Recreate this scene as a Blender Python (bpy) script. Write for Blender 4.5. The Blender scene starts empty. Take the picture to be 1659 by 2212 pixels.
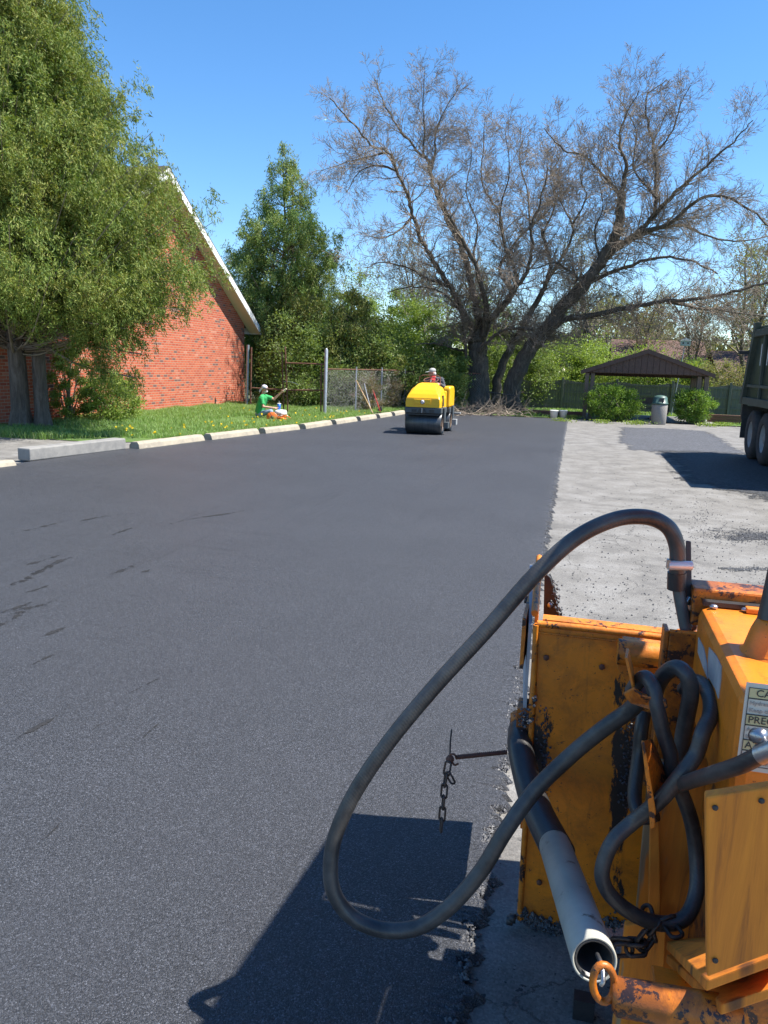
import bpy, bmesh, math, random
import numpy as np
from mathutils import Vector, Matrix, Euler
SC = bpy.context.scene
COL = SC.collection
# ------------------------------------------------------------------ camera, sky, sun
CAMH = 1.75
YAW = math.atan(.25); PITCH = math.radians(10.78); ROLL = math.radians(1.7)
def _rz(v, a): return Vector((v[0]*math.cos(a)-v[1]*math.sin(a), v[0]*math.sin(a)+v[1]*math.cos(a), v[2]))
_F = Vector((0, math.cos(PITCH), -math.sin(PITCH))); _R0 = Vector((1, 0, 0)); _U0 = Vector((0, math.sin(PITCH), math.cos(PITCH)))
_R = _R0*math.cos(ROLL)+_U0*math.sin(ROLL); _U = _U0*math.cos(ROLL)-_R0*math.sin(ROLL)
_F, _R, _U = (_rz(q, YAW) for q in (_F, _R, _U))      # the paving runs along +Y, the camera looks 14 degrees left of it
cam = bpy.data.cameras.new('camera'); camo = bpy.data.objects.new('camera', cam); COL.objects.link(camo)
camo.matrix_world = Matrix(((_R.x, _U.x, -_F.x, 0), (_R.y, _U.y, -_F.y, 0), (_R.z, _U.z, -_F.z, CAMH), (0, 0, 0, 1)))
cam.sensor_fit = 'HORIZONTAL'; cam.sensor_width = 36; cam.lens = 36*1660/1659; cam.clip_start = .05; cam.clip_end = 2000
SC.camera = camo
SUN = Vector((.62, .085, 1)).normalized()
w = bpy.data.worlds.new('World'); SC.world = w; w.use_nodes = True
nt = w.node_tree; bg = nt.nodes['Background']
sky = nt.nodes.new('ShaderNodeTexSky'); sky.sky_type = 'NISHITA'; sky.sun_disc = False
sky.sun_elevation = math.asin(SUN.z); sky.sun_rotation = math.atan2(SUN.x, SUN.y)
sky.air_density = 1.0; sky.dust_density = .0; sky.ozone_density = 5.0; sky.altitude = 200
hs_ = nt.nodes.new('ShaderNodeHueSaturation'); hs_.inputs['Saturation'].default_value = 1.18; nt.links.new(sky.outputs[0], hs_.inputs['Color'])
nt.links.new(hs_.outputs[0], bg.inputs[0]); bg.inputs[1].default_value = .105
sl = bpy.data.lights.new('sun', 'SUN'); so = bpy.data.objects.new('sun', sl); COL.objects.link(so)
sl.energy = 5.0; sl.angle = math.radians(.5); sl.color = (1, .95, .87)
so.rotation_euler = SUN.to_track_quat('Z', 'Y').to_euler(); so.location = (20, 5, 30)
SC.view_settings.view_transform = 'Standard'; SC.view_settings.look = 'None'; SC.view_settings.exposure = 1.12; SC.view_settings.gamma = 1
# ------------------------------------------------------------------ helpers
def on(px, py, x=None, y=None, z=None, d=None):
    """point seen at photo pixel (1659 x 2212 frame) on a plane of the place"""
    r = _F+_R*((px-829.5)/1660)+_U*((1106-py)/1660)
    t = d if d is not None else (z-CAMH)/r.z if z is not None else x/r.x if x is not None else y/r.y
    return Vector((0, 0, CAMH))+r*t
def tag(o, label=None, cat=None, group=None, kind=None):
    for k, v in (('label', label), ('category', cat), ('group', group), ('kind', kind)):
        if v: o[k] = v
    return o
def empty(name, loc, rz=0, label=None, cat=None, group=None):
    o = bpy.data.objects.new(name, None); COL.objects.link(o); o.location = loc; o.rotation_euler = (0, 0, rz)
    o.empty_display_size = .2
    return tag(o, label, cat, group)
def wmat(o):
    m = Matrix.Translation(o.location) @ o.rotation_euler.to_matrix().to_4x4()
    return wmat(o.parent) @ m if o.parent else m
def copy_tree(o, parent=None):
    c = o.copy(); COL.objects.link(c); c.parent = parent
    for ch in list(o.children): copy_tree(ch, c)
    return c
class MB:
    def __init__(s): s.v = []; s.f = []; s.sm = []
    def add(s, vs, fs, smooth=False):
        n = len(s.v); s.v += [tuple(q) for q in vs]; s.f += [tuple(i+n for i in f) for f in fs]; s.sm += [smooth]*len(fs); return s
    def box(s, a, b, m=None):
        x0, y0, z0 = a; x1, y1, z1 = b
        vs = [Vector(q) for q in ((x0, y0, z0), (x1, y0, z0), (x1, y1, z0), (x0, y1, z0), (x0, y0, z1), (x1, y0, z1), (x1, y1, z1), (x0, y1, z1))]
        if m: vs = [m @ q for q in vs]
        return s.add(vs, [(0, 3, 2, 1), (4, 5, 6, 7), (0, 1, 5, 4), (1, 2, 6, 5), (2, 3, 7, 6), (3, 0, 4, 7)])
    def bar(s, p, q, w, h, up=(0, 0, 1)):
        p = Vector(p); q = Vector(q); d = (q-p).normalized(); sd = d.cross(Vector(up))
        sd = sd.normalized() if sd.length > 1e-4 else Vector((1, 0, 0)); u = sd.cross(d)
        vs = [c+sd*a*w/2+u*b*h/2 for c in (p, q) for a, b in ((-1, -1), (1, -1), (1, 1), (-1, 1))]
        return s.add(vs, [(0, 1, 2, 3), (7, 6, 5, 4), (0, 4, 5, 1), (1, 5, 6, 2), (2, 6, 7, 3), (3, 7, 4, 0)])
    def prism(s, pts, off):
        n = len(pts); off = Vector(off); pts = [Vector(p) for p in pts]
        return s.add(pts+[p+off for p in pts], [tuple(range(n)), tuple(range(2*n-1, n-1, -1))]+[(i, i+n, (i+1) % n+n, (i+1) % n) for i in range(n)])
    def tube(s, pts, rs, n=12, cap=True, closed=False):
        pts = [Vector(p) for p in pts]; k = len(pts)
        if not isinstance(rs, (list, tuple)): rs = [rs]*k
        ref = None; vs = []
        for i, p in enumerate(pts):
            t = (pts[(i+1) % k]-pts[i-1]) if closed else (pts[min(i+1, k-1)]-pts[max(i-1, 0)])
            t = t.normalized() if t.length > 1e-9 else Vector((0, 0, 1))
            if ref is None: ref = t.orthogonal().normalized()
            ref = (ref-t*ref.dot(t)); ref = ref.normalized() if ref.length > 1e-6 else t.orthogonal().normalized()
            b = t.cross(ref)
            vs += [p+(ref*math.cos(6.28319*j/n)+b*math.sin(6.28319*j/n))*rs[i] for j in range(n)]
        fs = [(i*n+j, i*n+(j+1) % n, (i+1)*n+(j+1) % n, (i+1)*n+j) for i in range(k-1) for j in range(n)]
        if closed: fs += [((k-1)*n+j, (k-1)*n+(j+1) % n, (j+1) % n, j) for j in range(n)]
        s.add(vs, fs, True)
        if cap and not closed:
            s.add([vs[j] for j in range(n)], [tuple(range(n-1, -1, -1))]); s.add(vs[-n:], [tuple(range(n))])
        return s
    def lathe(s, c, axis, prof, n=24):
        c = Vector(c); a = Vector(axis).normalized(); r0 = a.orthogonal().normalized(); b = a.cross(r0); k = len(prof)
        vs = [c+a*h+(r0*math.cos(6.28319*j/n)+b*math.sin(6.28319*j/n))*r for h, r in prof for j in range(n)]
        return s.add(vs, [(i*n+j, i*n+(j+1) % n, (i+1)*n+(j+1) % n, (i+1)*n+j) for i in range(k-1) for j in range(n)], True)
    def ell(s, c, r, n=14, m=9, rot=None):
        c = Vector(c); vs = []; R = rot or Matrix.Identity(3)
        for i in range(m+1):
            t = math.pi*i/m
            for j in range(n):
                a = 6.28319*j/n
                vs.append(c+R @ Vector((r[0]*math.sin(t)*math.cos(a), r[1]*math.sin(t)*math.sin(a), r[2]*math.cos(t))))
        return s.add(vs, [(i*n+j, i*n+(j+1) % n, (i+1)*n+(j+1) % n, (i+1)*n+j) for i in range(m) for j in range(n)], True)
    def build(s, name, mat, parent=None, bevel=0, remesh=0, smooth=None, label=None):
        me = bpy.data.meshes.new(name); o = bpy.data.objects.new(name, me); COL.objects.link(o)
        vs = s.v
        if parent:
            inv = wmat(parent).inverted(); o.parent = parent; vs = [inv @ Vector(q) for q in vs]
        me.from_pydata([tuple(q) for q in vs], [], s.f)
        if remesh or True:
            bm = bmesh.new(); bm.from_mesh(me)
            if len(s.f) < 60000: bmesh.ops.recalc_face_normals(bm, faces=bm.faces)
            bm.to_mesh(me); bm.free()
        if len(me.polygons) == len(s.sm): me.polygons.foreach_set('use_smooth', s.sm)
        if smooth: me.polygons.foreach_set('use_smooth', [True]*len(me.polygons))
        me.materials.append(mat)
        if remesh:
            md = o.modifiers.new('r', 'REMESH'); md.mode = 'VOXEL'; md.voxel_size = remesh
            ms = o.modifiers.new('s', 'SMOOTH'); ms.iterations = 4; ms.factor = .5
            dg = bpy.context.evaluated_depsgraph_get(); m2 = bpy.data.meshes.new_from_object(o.evaluated_get(dg))
            o.modifiers.clear(); o.data = m2; m2.name = name; m2.polygons.foreach_set('use_smooth', [True]*len(m2.polygons))
            if not m2.materials: m2.materials.append(mat)
        if bevel:
            b = o.modifiers.new('b', 'BEVEL'); b.width = bevel; b.segments = 2; b.limit_method = 'ANGLE'; b.angle_limit = .6
        if label: o['label'] = label
        return o
def spline(pts, n=8):
    """Catmull-Rom through the points"""
    P = [Vector(p) for p in pts]; P = [P[0]*2-P[1]]+P+[P[-1]*2-P[-2]]; out = []
    for i in range(1, len(P)-2):
        for k in range(n):
            t = k/n; a, b, c, d = P[i-1:i+3]
            out.append(.5*((2*b)+(c-a)*t+(2*a-5*b+4*c-d)*t*t+(3*b-a-3*c+d)*t**3))
    out.append(P[-2]); return out
def npmesh(name, v, f, mat, parent=None, smooth=False):
    """v Nx3, f MxK arrays in world space"""
    me = bpy.data.meshes.new(name); o = bpy.data.objects.new(name, me); COL.objects.link(o)
    v = np.asarray(v, dtype=np.float64)
    if parent:
        o.parent = parent; im = np.array(wmat(parent).inverted()); v = v @ im[:3, :3].T+im[:3, 3]
    m, k = f.shape
    me.vertices.add(len(v)); me.vertices.foreach_set('co', v.astype(np.float32).ravel())
    me.loops.add(m*k); me.loops.foreach_set('vertex_index', f.astype(np.int32).ravel())
    me.polygons.add(m); me.polygons.foreach_set('loop_start', np.arange(0, m*k, k, dtype=np.int32)); me.polygons.foreach_set('loop_total', np.full(m, k, dtype=np.int32))
    me.polygons.foreach_set('use_smooth', np.full(m, smooth)); me.update(calc_edges=True); me.materials.append(mat); return o
def leaves(name, c, d, ln, wd, mat, parent=None, rs=None, curl=0.15):
    """kite-shaped leaf faces: c centres, d directions (N x 3)"""
    rs = rs or np.random; n = len(c); d = d/np.maximum(np.linalg.norm(d, axis=1, keepdims=True), 1e-6)
    q = rs.normal(size=(n, 3)); s = np.cross(d, q); s /= np.maximum(np.linalg.norm(s, axis=1, keepdims=True), 1e-6)
    ln = (ln*rs.uniform(.6, 1.3, n))[:, None]; wd = (wd*rs.uniform(.6, 1.3, n))[:, None]; up = np.cross(s, d)*ln*curl
    v = np.stack([c-d*ln*.5, c+s*wd*.5+up, c+d*ln*.5, c-s*wd*.5+up], 1).reshape(-1, 3)
    return npmesh(name, v, np.arange(4*n).reshape(n, 4), mat, parent)
# ------------------------------------------------------------------ materials
def newmat(name):
    m = bpy.data.materials.new(name); m.use_nodes = True; n = m.node_tree; return m, n, n.nodes['Principled BSDF']
def N(n, t, **k):
    o = n.nodes.new(t)
    for a, b in k.items(): setattr(o, a, b)
    return o
def noise(n, co, scale, detail=4, rough=.6, dist=0, vec=None, rot=0):
    t = N(n, 'ShaderNodeTexNoise'); t.inputs['Scale'].default_value = scale; t.inputs['Detail'].default_value = detail
    t.inputs['Roughness'].default_value = rough; t.inputs['Distortion'].default_value = dist
    if vec:
        mp = N(n, 'ShaderNodeMapping'); mp.inputs['Scale'].default_value = vec; mp.inputs['Rotation'].default_value[2] = rot; n.links.new(co, mp.inputs[0]); co = mp.outputs[0]
    n.links.new(co, t.inputs['Vector']); return t.outputs['Fac']
def ramp(n, src, stops, interp='LINEAR'):
    r = N(n, 'ShaderNodeValToRGB'); r.color_ramp.interpolation = interp; e = r.color_ramp.elements
    while len(e) < len(stops): e.new(.5)
    for i, (p, c) in enumerate(stops):
        e[i].position = p; e[i].color = (*c, 1) if isinstance(c, (tuple, list)) else (c, c, c, 1)
    n.links.new(src, r.inputs[0]); return r.outputs[0]
def mix(n, fac, a, b, mode='MIX'):
    m = N(n, 'ShaderNodeMix', data_type='RGBA', blend_type=mode)
    for s, x in ((m.inputs[0], fac), (m.inputs[6], a), (m.inputs[7], b)):
        if hasattr(x, 'links'): n.links.new(x, s)
        elif isinstance(x, (tuple, list)): s.default_value = (*x, 1)
        else: s.default_value = x
    return m.outputs[2]
def math_(n, op, a, b=None, c=None, clamp=False):
    m = N(n, 'ShaderNodeMath', operation=op, use_clamp=clamp)
    for i, x in enumerate((a, b, c)):
        if x is None: continue
        if hasattr(x, 'links'): n.links.new(x, m.inputs[i])
        else: m.inputs[i].default_value = x
    return m.outputs[0]
def bumpn(n, b, h, strength, dist=.01):
    u = N(n, 'ShaderNodeBump'); u.inputs['Strength'].default_value = strength; u.inputs['Distance'].default_value = dist
    n.links.new(h, u.inputs['Height']); n.links.new(u.outputs[0], b.inputs['Normal'])
def coord(n, kind='Object'): return N(n, 'ShaderNodeTexCoord').outputs[kind]
def setc(n, b, c):
    if hasattr(c, 'links'): n.links.new(c, b.inputs['Base Color'])
    else: b.inputs['Base Color'].default_value = (*c, 1)
def mat(name, c1, c2=None, scale=6, rough=.6, metal=0, bump=0, bscale=None, c3=None, t3=.62, s3=3, vec=None, detail=5, bdist=.004, spec=None):
    """two-tone noisy surface, optional third tone as patches"""
    m, n, b = newmat(name); co = coord(n); c2 = c2 or tuple(x*.75 for x in c1)
    col = ramp(n, noise(n, co, scale, detail, vec=vec), [(.35, c1), (.65, c2)])
    if c3:
        k = ramp(n, noise(n, co, s3, 6, .7, vec=vec), [(t3, 0.), (t3+.05, 1.)]); col = mix(n, k, col, c3)
    setc(n, b, col); b.inputs['Roughness'].default_value = rough; b.inputs['Metallic'].default_value = metal
    if spec is not None: b.inputs['Specular IOR Level'].default_value = spec
    if bump: bumpn(n, b, noise(n, co, bscale or scale*4, 5, .7, vec=vec), bump, bdist)
    return m
def leafmat(name, cols, rough=.55, trans=.25, big=None):
    m, n, b = newmat(name); g = N(n, 'ShaderNodeNewGeometry')
    col = ramp(n, g.outputs['Random Per Island'], [(i/max(1, len(cols)-1), c) for i, c in enumerate(cols)])
    if big: col = mix(n, ramp(n, noise(n, coord(n), big[1], 3), [(.42, 0.), (.6, 1.)]), col, big[0], 'MULTIPLY')
    setc(n, b, col); b.inputs['Roughness'].default_value = rough; b.inputs['Specular IOR Level'].default_value = .3
    t = N(n, 'ShaderNodeBsdfTranslucent'); n.links.new(mix(n, 1.0, col, (1.3, 1.25, .6), 'MULTIPLY'), t.inputs[0])
    x = N(n, 'ShaderNodeMixShader'); x.inputs[0].default_value = trans
    n.links.new(b.outputs[0], x.inputs[1]); n.links.new(t.outputs[0], x.inputs[2]); n.links.new(x.outputs[0], n.nodes['Material Output'].inputs[0]); return m
def asphalt(name, lo, hi, fine=250, streak=True, rough=.55):
    m, n, b = newmat(name); co = coord(n)
    v = N(n, 'ShaderNodeTexVoronoi'); v.inputs['Scale'].default_value = fine; n.links.new(co, v.inputs['Vector'])
    sep = N(n, 'ShaderNodeSeparateColor'); n.links.new(v.outputs['Color'], sep.inputs[0])
    g = ramp(n, sep.outputs[0], [(0, tuple(x*.3 for x in lo)), (.45, lo), (.8, tuple(x*1.15 for x in hi)), (.93, tuple(min(1, x*1.6) for x in hi)), (1, tuple(min(1, x*2.8) for x in hi))])
    col = mix(n, ramp(n, noise(n, co, .55, 5, .6), [(.35, .0), (.7, .35)]), g, tuple(x*.8 for x in lo))
    h = math_(n, 'ADD', math_(n, 'MULTIPLY', v.outputs['Distance'], -1.), math_(n, 'MULTIPLY', noise(n, co, fine*2.2, 3), .6))
    if streak:   # dragged screed marks running across the mat on the left and roller seams
        sx = N(n, 'ShaderNodeSeparateXYZ'); n.links.new(co, sx.inputs[0])
        s = noise(n, co, 1.0, 7, .78, .5, vec=(.55, 6.5, 1), rot=-.8); reg = noise(n, co, .5, 2, .5)
        k = math_(n, 'MULTIPLY', ramp(n, s, [(.55, 0.), (.62, 1.)]), ramp(n, reg, [(.44, 0.), (.56, 1.)]))
        k = math_(n, 'MULTIPLY', k, ramp(n, math_(n, 'MULTIPLY_ADD', sx.outputs[0], .1, .5), [(.26, 1.), (.36, 0.)]))
        k = math_(n, 'MULTIPLY', k, ramp(n, math_(n, 'MULTIPLY', sx.outputs[1], .05), [(.12, .4), (.22, 1.), (.5, .6), (.7, 0.)]))
        col = mix(n, math_(n, 'MULTIPLY', k, .6), col, tuple(x*.35 for x in lo))
        s2 = noise(n, co, 1.0, 5, .75, .4, vec=(11, .25, 1), rot=.05); k2 = ramp(n, s2, [(.60, 0.), (.64, .45)])
        k2 = math_(n, 'MULTIPLY', k2, ramp(n, math_(n, 'MULTIPLY_ADD', sx.outputs[0], .1, .5), [(.25, 1.), (.5, .25)]))
        col = mix(n, k2, col, tuple(x*.5 for x in lo))
        col = mix(n, ramp(n, noise(n, co, .5, 6, .7), [(.35, 0.), (.7, .22)]), col, tuple(x*1.3 for x in hi))
    setc(n, b, col); b.inputs['Roughness'].default_value = rough; b.inputs['Specular IOR Level'].default_value = .5
    bumpn(n, b, h, .8, .006); return m
def pavement():
    m, n, b = newmat('weathered_pavement'); co = coord(n)
    g = ramp(n, noise(n, co, 2.2, 8, .65), [(.3, (.115, .109, .10)), (.48, (.19, .18, .163)), (.72, (.262, .253, .237))])
    st = ramp(n, noise(n, co, 34, 5, .8, vec=(1, .6, 1)), [(.57, 0.), (.68, 1.)]); g = mix(n, math_(n, 'MULTIPLY', st, .5), g, (.13, .125, .12))
    str_ = ramp(n, noise(n, co, 2.0, 6, .8, vec=(.7, 4, 1)), [(.52, 0.), (.68, .4)]); g = mix(n, str_, g, (.135, .128, .118))
    # cracks
    wv = N(n, 'ShaderNodeTexNoise'); wv.inputs['Scale'].default_value = 3.2; wv.inputs['Detail'].default_value = 9; wv.inputs['Roughness'].default_value = .7; n.links.new(co, wv.inputs[0])
    ad = mix(n, .22, co, wv.outputs['Color'], 'ADD'); vo = N(n, 'ShaderNodeTexVoronoi', feature='DISTANCE_TO_EDGE'); vo.inputs['Scale'].default_value = 1.5; n.links.new(ad, vo.inputs['Vector'])
    cr = ramp(n, vo.outputs['Distance'], [(.0, 1.), (.007, 0.)]); cr = math_(n, 'MULTIPLY', cr, ramp(n, noise(n, co, .9, 2), [(.46, 0.), (.54, 1.)]))
    g = mix(n, math_(n, 'MULTIPLY', cr, .8), g, (.05, .05, .05))
    # dropped asphalt specks
    sp = ramp(n, noise(n, co, 16, 3, .9), [(.64, 0.), (.66, 1.)]); g = mix(n, math_(n, 'MULTIPLY', sp, .9), g, (.03, .03, .033))
    v2 = N(n, 'ShaderNodeTexVoronoi'); v2.inputs['Scale'].default_value = 150; n.links.new(co, v2.inputs['Vector'])
    sep = N(n, 'ShaderNodeSeparateColor'); n.links.new(v2.outputs['Color'], sep.inputs[0]); g = mix(n, .55, g, ramp(n, sep.outputs[0], [(0, .45), (.8, 1.), (1, 1.25)]), 'MULTIPLY')
    setc(n, b, g); b.inputs['Roughness'].default_value = .85
    bumpn(n, b, math_(n, 'SUBTRACT', noise(n, co, 60, 6, .8), math_(n, 'MULTIPLY', cr, 2)), .5, .008); return m
def brickmat():
    m, n, b = newmat('red_brick'); co = coord(n)
    sx = N(n, 'ShaderNodeSeparateXYZ'); n.links.new(co, sx.inputs[0]); cb = N(n, 'ShaderNodeCombineXYZ')
    n.links.new(math_(n, 'ADD', sx.outputs[1], sx.outputs[0]), cb.inputs[0]); n.links.new(sx.outputs[2], cb.inputs[1])
    def brick(c1, c2, mo):
        t = N(n, 'ShaderNodeTexBrick'); n.links.new(cb.outputs[0], t.inputs[0]); t.inputs['Scale'].default_value = 1
        t.inputs['Brick Width'].default_value = .235; t.inputs['Row Height'].default_value = .082; t.inputs['Mortar Size'].default_value = .0085
        t.inputs['Mortar Smooth'].default_value = .2; t.offset = .5
        for k, c in (('Color1', c1), ('Color2', c2), ('Mortar', mo)): t.inputs[k].default_value = (*c, 1)
        return t
    t = brick((0, 0, 0), (1, 1, 1), (.5, .5, .5))
    bc = ramp(n, t.outputs['Color'], [(0, (.10, .075, .07)), (.06, (.13, .085, .075)), (.07, (.38, .065, .028)), (.35, (.43, .088, .038)), (.7, (.52, .125, .055)), (.93, (.47, .105, .045)), (.97, (.55, .22, .14)), (1, (.55, .22, .14))])
    bc = mix(n, math_(n, 'MULTIPLY', noise(n, co, 14, 5, .7), .45), bc, (.30, .05, .03))
    col = mix(n, t.outputs['Fac'], bc, (.40, .27, .19)); setc(n, b, col); b.inputs['Roughness'].default_value = .85
    bumpn(n, b, math_(n, 'MULTIPLY_ADD', t.outputs['Fac'], -1., math_(n, 'MULTIPLY', noise(n, co, 40), .3)), .7, .012); return m
def orange(name, tar=(), wear=.60, base=(.84, .235, .012), dirt=.5):
    """worn orange machine paint; tar = list of (x0,x1,z0,z1) smears in object space"""
    m, n, b = newmat(name); co = coord(n)
    c = ramp(n, noise(n, co, 5, 6, .65), [(.3, base), (.7, tuple(x*.78 for x in base))])
    c = mix(n, ramp(n, noise(n, co, 9, 8, .75, .4), [(wear-.14, 0.), (wear+.04, dirt)]), c, (.24, .07, .012))
    c = mix(n, ramp(n, noise(n, co, 1, 6, .7, .6, vec=(26, 26, 2.2)), [(.56, 0.), (.72, .7*min(1, dirt*1.4))]), c, (.16, .05, .014))
    c = mix(n, ramp(n, noise(n, co, 3.2, 8, .8, .5), [(.50, 0.), (.68, dirt*.8)]), c, (.20, .075, .022))
    c = mix(n, ramp(n, noise(n, co, 22, 6, .75, .3), [(wear+.03, 0.), (wear+.06, 1.)]), c, (.035, .018, .016))
    c = mix(n, ramp(n, noise(n, co, 120, 2, .6), [(.70, 0.), (.72, .8)]), c, (.04, .02, .015))
    sx = N(n, 'ShaderNodeSeparateXYZ'); n.links.new(co, sx.inputs[0]); jag = noise(n, co, 16, 8, .8, 0, (1, 1, .35)); rgh = None
    for (x0, x1, z0, z1) in tar:
        fx = math_(n, 'DIVIDE', math_(n, 'ABSOLUTE', math_(n, 'SUBTRACT', sx.outputs[0], (x0+x1)/2)), (x1-x0)/2)
        fz = math_(n, 'DIVIDE', math_(n, 'ABSOLUTE', math_(n, 'SUBTRACT', sx.outputs[2], (z0+z1)/2)), (z1-z0)/2)
        k = math_(n, 'ADD', math_(n, 'MAXIMUM', fx, fz), math_(n, 'MULTIPLY_ADD', jag, 3.2, -1.6)); k = ramp(n, k, [(.72, 1.), (.84, 0.)])
        c = mix(n, k, c, (.018, .017, .018))
    setc(n, b, c); b.inputs['Roughness'].default_value = .42
    bumpn(n, b, math_(n, 'ADD', noise(n, co, 22, 6, .75, .3), math_(n, 'MULTIPLY', noise(n, co, 4, 2), 2)), .35, .006); return m
def plywood(name, bare=.62):
    m, n, b = newmat(name); co = coord(n)
    gr = noise(n, co, 1, 7, .65, 1.2, vec=(28, 28, 2.2)); c = ramp(n, gr, [(.3, (.78, .255, .02)), (.55, (.64, .195, .016)), (.72, (.34, .10, .014))])
    c = mix(n, ramp(n, noise(n, co, 1, 4, .6, .5, vec=(7, 7, 1.5)), [(bare, 0.), (bare+.03, 1.)]), c, ramp(n, gr, [(.3, (.38, .28, .15)), (.7, (.20, .13, .07))]))
    vo = N(n, 'ShaderNodeTexVoronoi'); vo.inputs['Scale'].default_value = 1; mp = N(n, 'ShaderNodeMapping'); mp.inputs['Scale'].default_value = (13, 13, 6); n.links.new(co, mp.inputs[0]); n.links.new(mp.outputs[0], vo.inputs[0])
    c = mix(n, ramp(n, vo.outputs['Distance'], [(.0, .95), (.10, .8), (.2, 0.)]), c, (.10, .04, .015))
    setc(n, b, c); b.inputs['Roughness'].default_value = .7; bumpn(n, b, gr, .35, .004); return m
def hosemat(name, dusty=.5):
    m, n, b = newmat(name); co = coord(n)
    c = ramp(n, noise(n, co, 9, 6, .7), [(.35, (.022, .022, .024)), (.65, (.20*dusty+.02, .19*dusty+.02, .175*dusty+.02))]); setc(n, b, c)
    b.inputs['Roughness'].default_value = .38; wv = N(n, 'ShaderNodeTexNoise'); wv.inputs['Scale'].default_value = 160; n.links.new(co, wv.inputs[0])
    w2 = N(n, 'ShaderNodeTexWave'); w2.inputs['Scale'].default_value = 55; w2.bands_direction = 'DIAGONAL'; w2.inputs['Distortion'].default_value = 1; n.links.new(co, w2.inputs[0])
    bumpn(n, b, math_(n, 'ADD', wv.outputs['Fac'], math_(n, 'MULTIPLY', w2.outputs['Fac'], .6)), .22, .0012); return m
def bark(name, c1, c2, s=8):
    m, n, b = newmat(name); co = coord(n); f = noise(n, co, s, 7, .7, .6, vec=(2.2, 2.2, .35))
    setc(n, b, ramp(n, f, [(.3, tuple(x*.45 for x in c1)), (.5, c1), (.72, c2)])); b.inputs['Roughness'].default_value = .9; bumpn(n, b, f, 1, .06); return m
M_new = asphalt('fresh_asphalt', (.027, .0285, .034), (.053, .056, .065))
M_old = pavement()
M_patch = asphalt('patch_asphalt', (.055, .057, .065), (.095, .098, .108), 90, False, .8)
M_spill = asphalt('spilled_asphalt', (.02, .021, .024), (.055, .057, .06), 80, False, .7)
M_soil = mat('soil', (.10, .085, .05), (.06, .09, .03), 1.5, .95, bump=.6, bscale=12, bdist=.03, c3=(.16, .14, .10), s3=4)
M_lawn = mat('lawn_green', (.10, .17, .03), (.07, .13, .025), 3, .95, bump=.6, bscale=40, bdist=.03)
M_conc = mat('block_concrete', (.37, .325, .24), (.26, .23, .18), 5, .85, bump=.5, bscale=60, c3=(.36, .33, .27), s3=7)
M_conc2 = mat('grey_concrete', (.26, .25, .23), (.19, .185, .175), 6, .9, bump=.6, bscale=50, c3=(.14, .14, .14), s3=5)
M_brick = brickmat()
M_white = mat('white_paint', (.80, .80, .78), (.74, .74, .72), 3, .5)
M_shingle = mat('dark_shingle', (.035, .033, .035), (.06, .055, .055), 12, .9, bump=.5)
M_bark = bark('tree_bark', (.10, .082, .062), (.20, .17, .13))
M_barkg = bark('cedar_bark', (.12, .095, .078), (.21, .175, .15), 6)
M_twig = mat('twig_bark', (.30, .245, .185), (.19, .15, .115), 2, .85)
M_twig2 = mat('pale_twig_bark', (.26, .225, .17), (.17, .14, .11), 2, .85)
M_rubber = hosemat('hose_rubber', .30); M_rubberd = hosemat('hose_rubber_dark', .12)
M_black = mat('black_steel', (.022, .022, .024), (.04, .038, .038), 20, .5, bump=.3)
M_steel = mat('worn_steel', (.45, .45, .46), (.33, .33, .34), 30, .3, .9, bump=.2)
M_chrome = mat('bright_steel', (.80, .80, .79), (.68, .68, .68), 20, .4, .4)
M_chain = mat('chain_steel', (.05, .045, .045), (.10, .065, .05), 60, .45, .6, bump=.3)
M_rust = mat('rusty_steel', (.10, .045, .03), (.17, .075, .045), 15, .85, bump=.4)
M_galv = mat('galvanised_pipe', (.36, .39, .42), (.28, .30, .33), 10, .5, .5)
M_orange = orange('orange_paint'); M_orange_w = orange('rusty_orange_paint', wear=.50, dirt=.9); M_orange_c = orange('clean_orange_paint', wear=.66)
M_oredge = orange('scuffed_edge_paint', wear=.52, base=(.86, .27, .02))
M_ply = plywood('painted_plywood', .74); M_plyb = plywood('bare_plywood', .52)
M_yellow = mat('yellow_paint', (.86, .47, .012), (.80, .42, .011), 3, .35, bump=.05)
M_dgrey = mat('dark_grey_paint', (.055, .065, .07), (.075, .085, .09), 6, .5)
M_lgrey = mat('light_grey_paint', (.30, .31, .31), (.24, .25, .25), 6, .5)
# ------------------------------------------------------------------ ground, pavement, fresh mat
MB().add([(-400, -60, -.06), (400, -60, -.06), (400, 900, -.06), (-400, 900, -.06)], [(0, 1, 2, 3)]).build('ground', M_soil)['kind'] = 'structure'
EB = [(-30, -10.2), (0, -9.6), (9.98, -8.8), (13.06, -8.46), (15.17, -8.05), (17.1, -7.6), (18.86, -7.23), (20.78, -7.02), (22.58, -6.82), (27.58, -6.57), (40, -6)]
def xedge(y): return float(np.interp(y, [e[0] for e in EB], [e[1] for e in EB]))   # the line of wheel stops
ys = [-8, 10, 12.5, 13.2, 14, 17, 20, 23, 26, 29.2]
pv = MB(); L = [(-30 if y < 13 else xedge(y)-.15, y) for y in ys]
pv.add([(-30, -8, 0), (24, -8, 0), (24, 13, 0), (-30, 13, 0)], [(0, 1, 2, 3)])
pl = [(-30, 13), (-30, 14.6), (-9.9, 14.6), (-9.0, 14.6), (xedge(14.6)-.15, 14.5)]+[(xedge(y)-.15, y) for y in (17, 20, 23, 26, 28)]+[(-6.4, 29.3), (0, 29.6), (6, 29.3), (24, 29.1), (24, 13)][:]
pv.add([(x, y, 0) for x, y in pl], [tuple(range(len(pl)))]); pv.build('old_pavement', M_old)['kind'] = 'structure'
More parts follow.
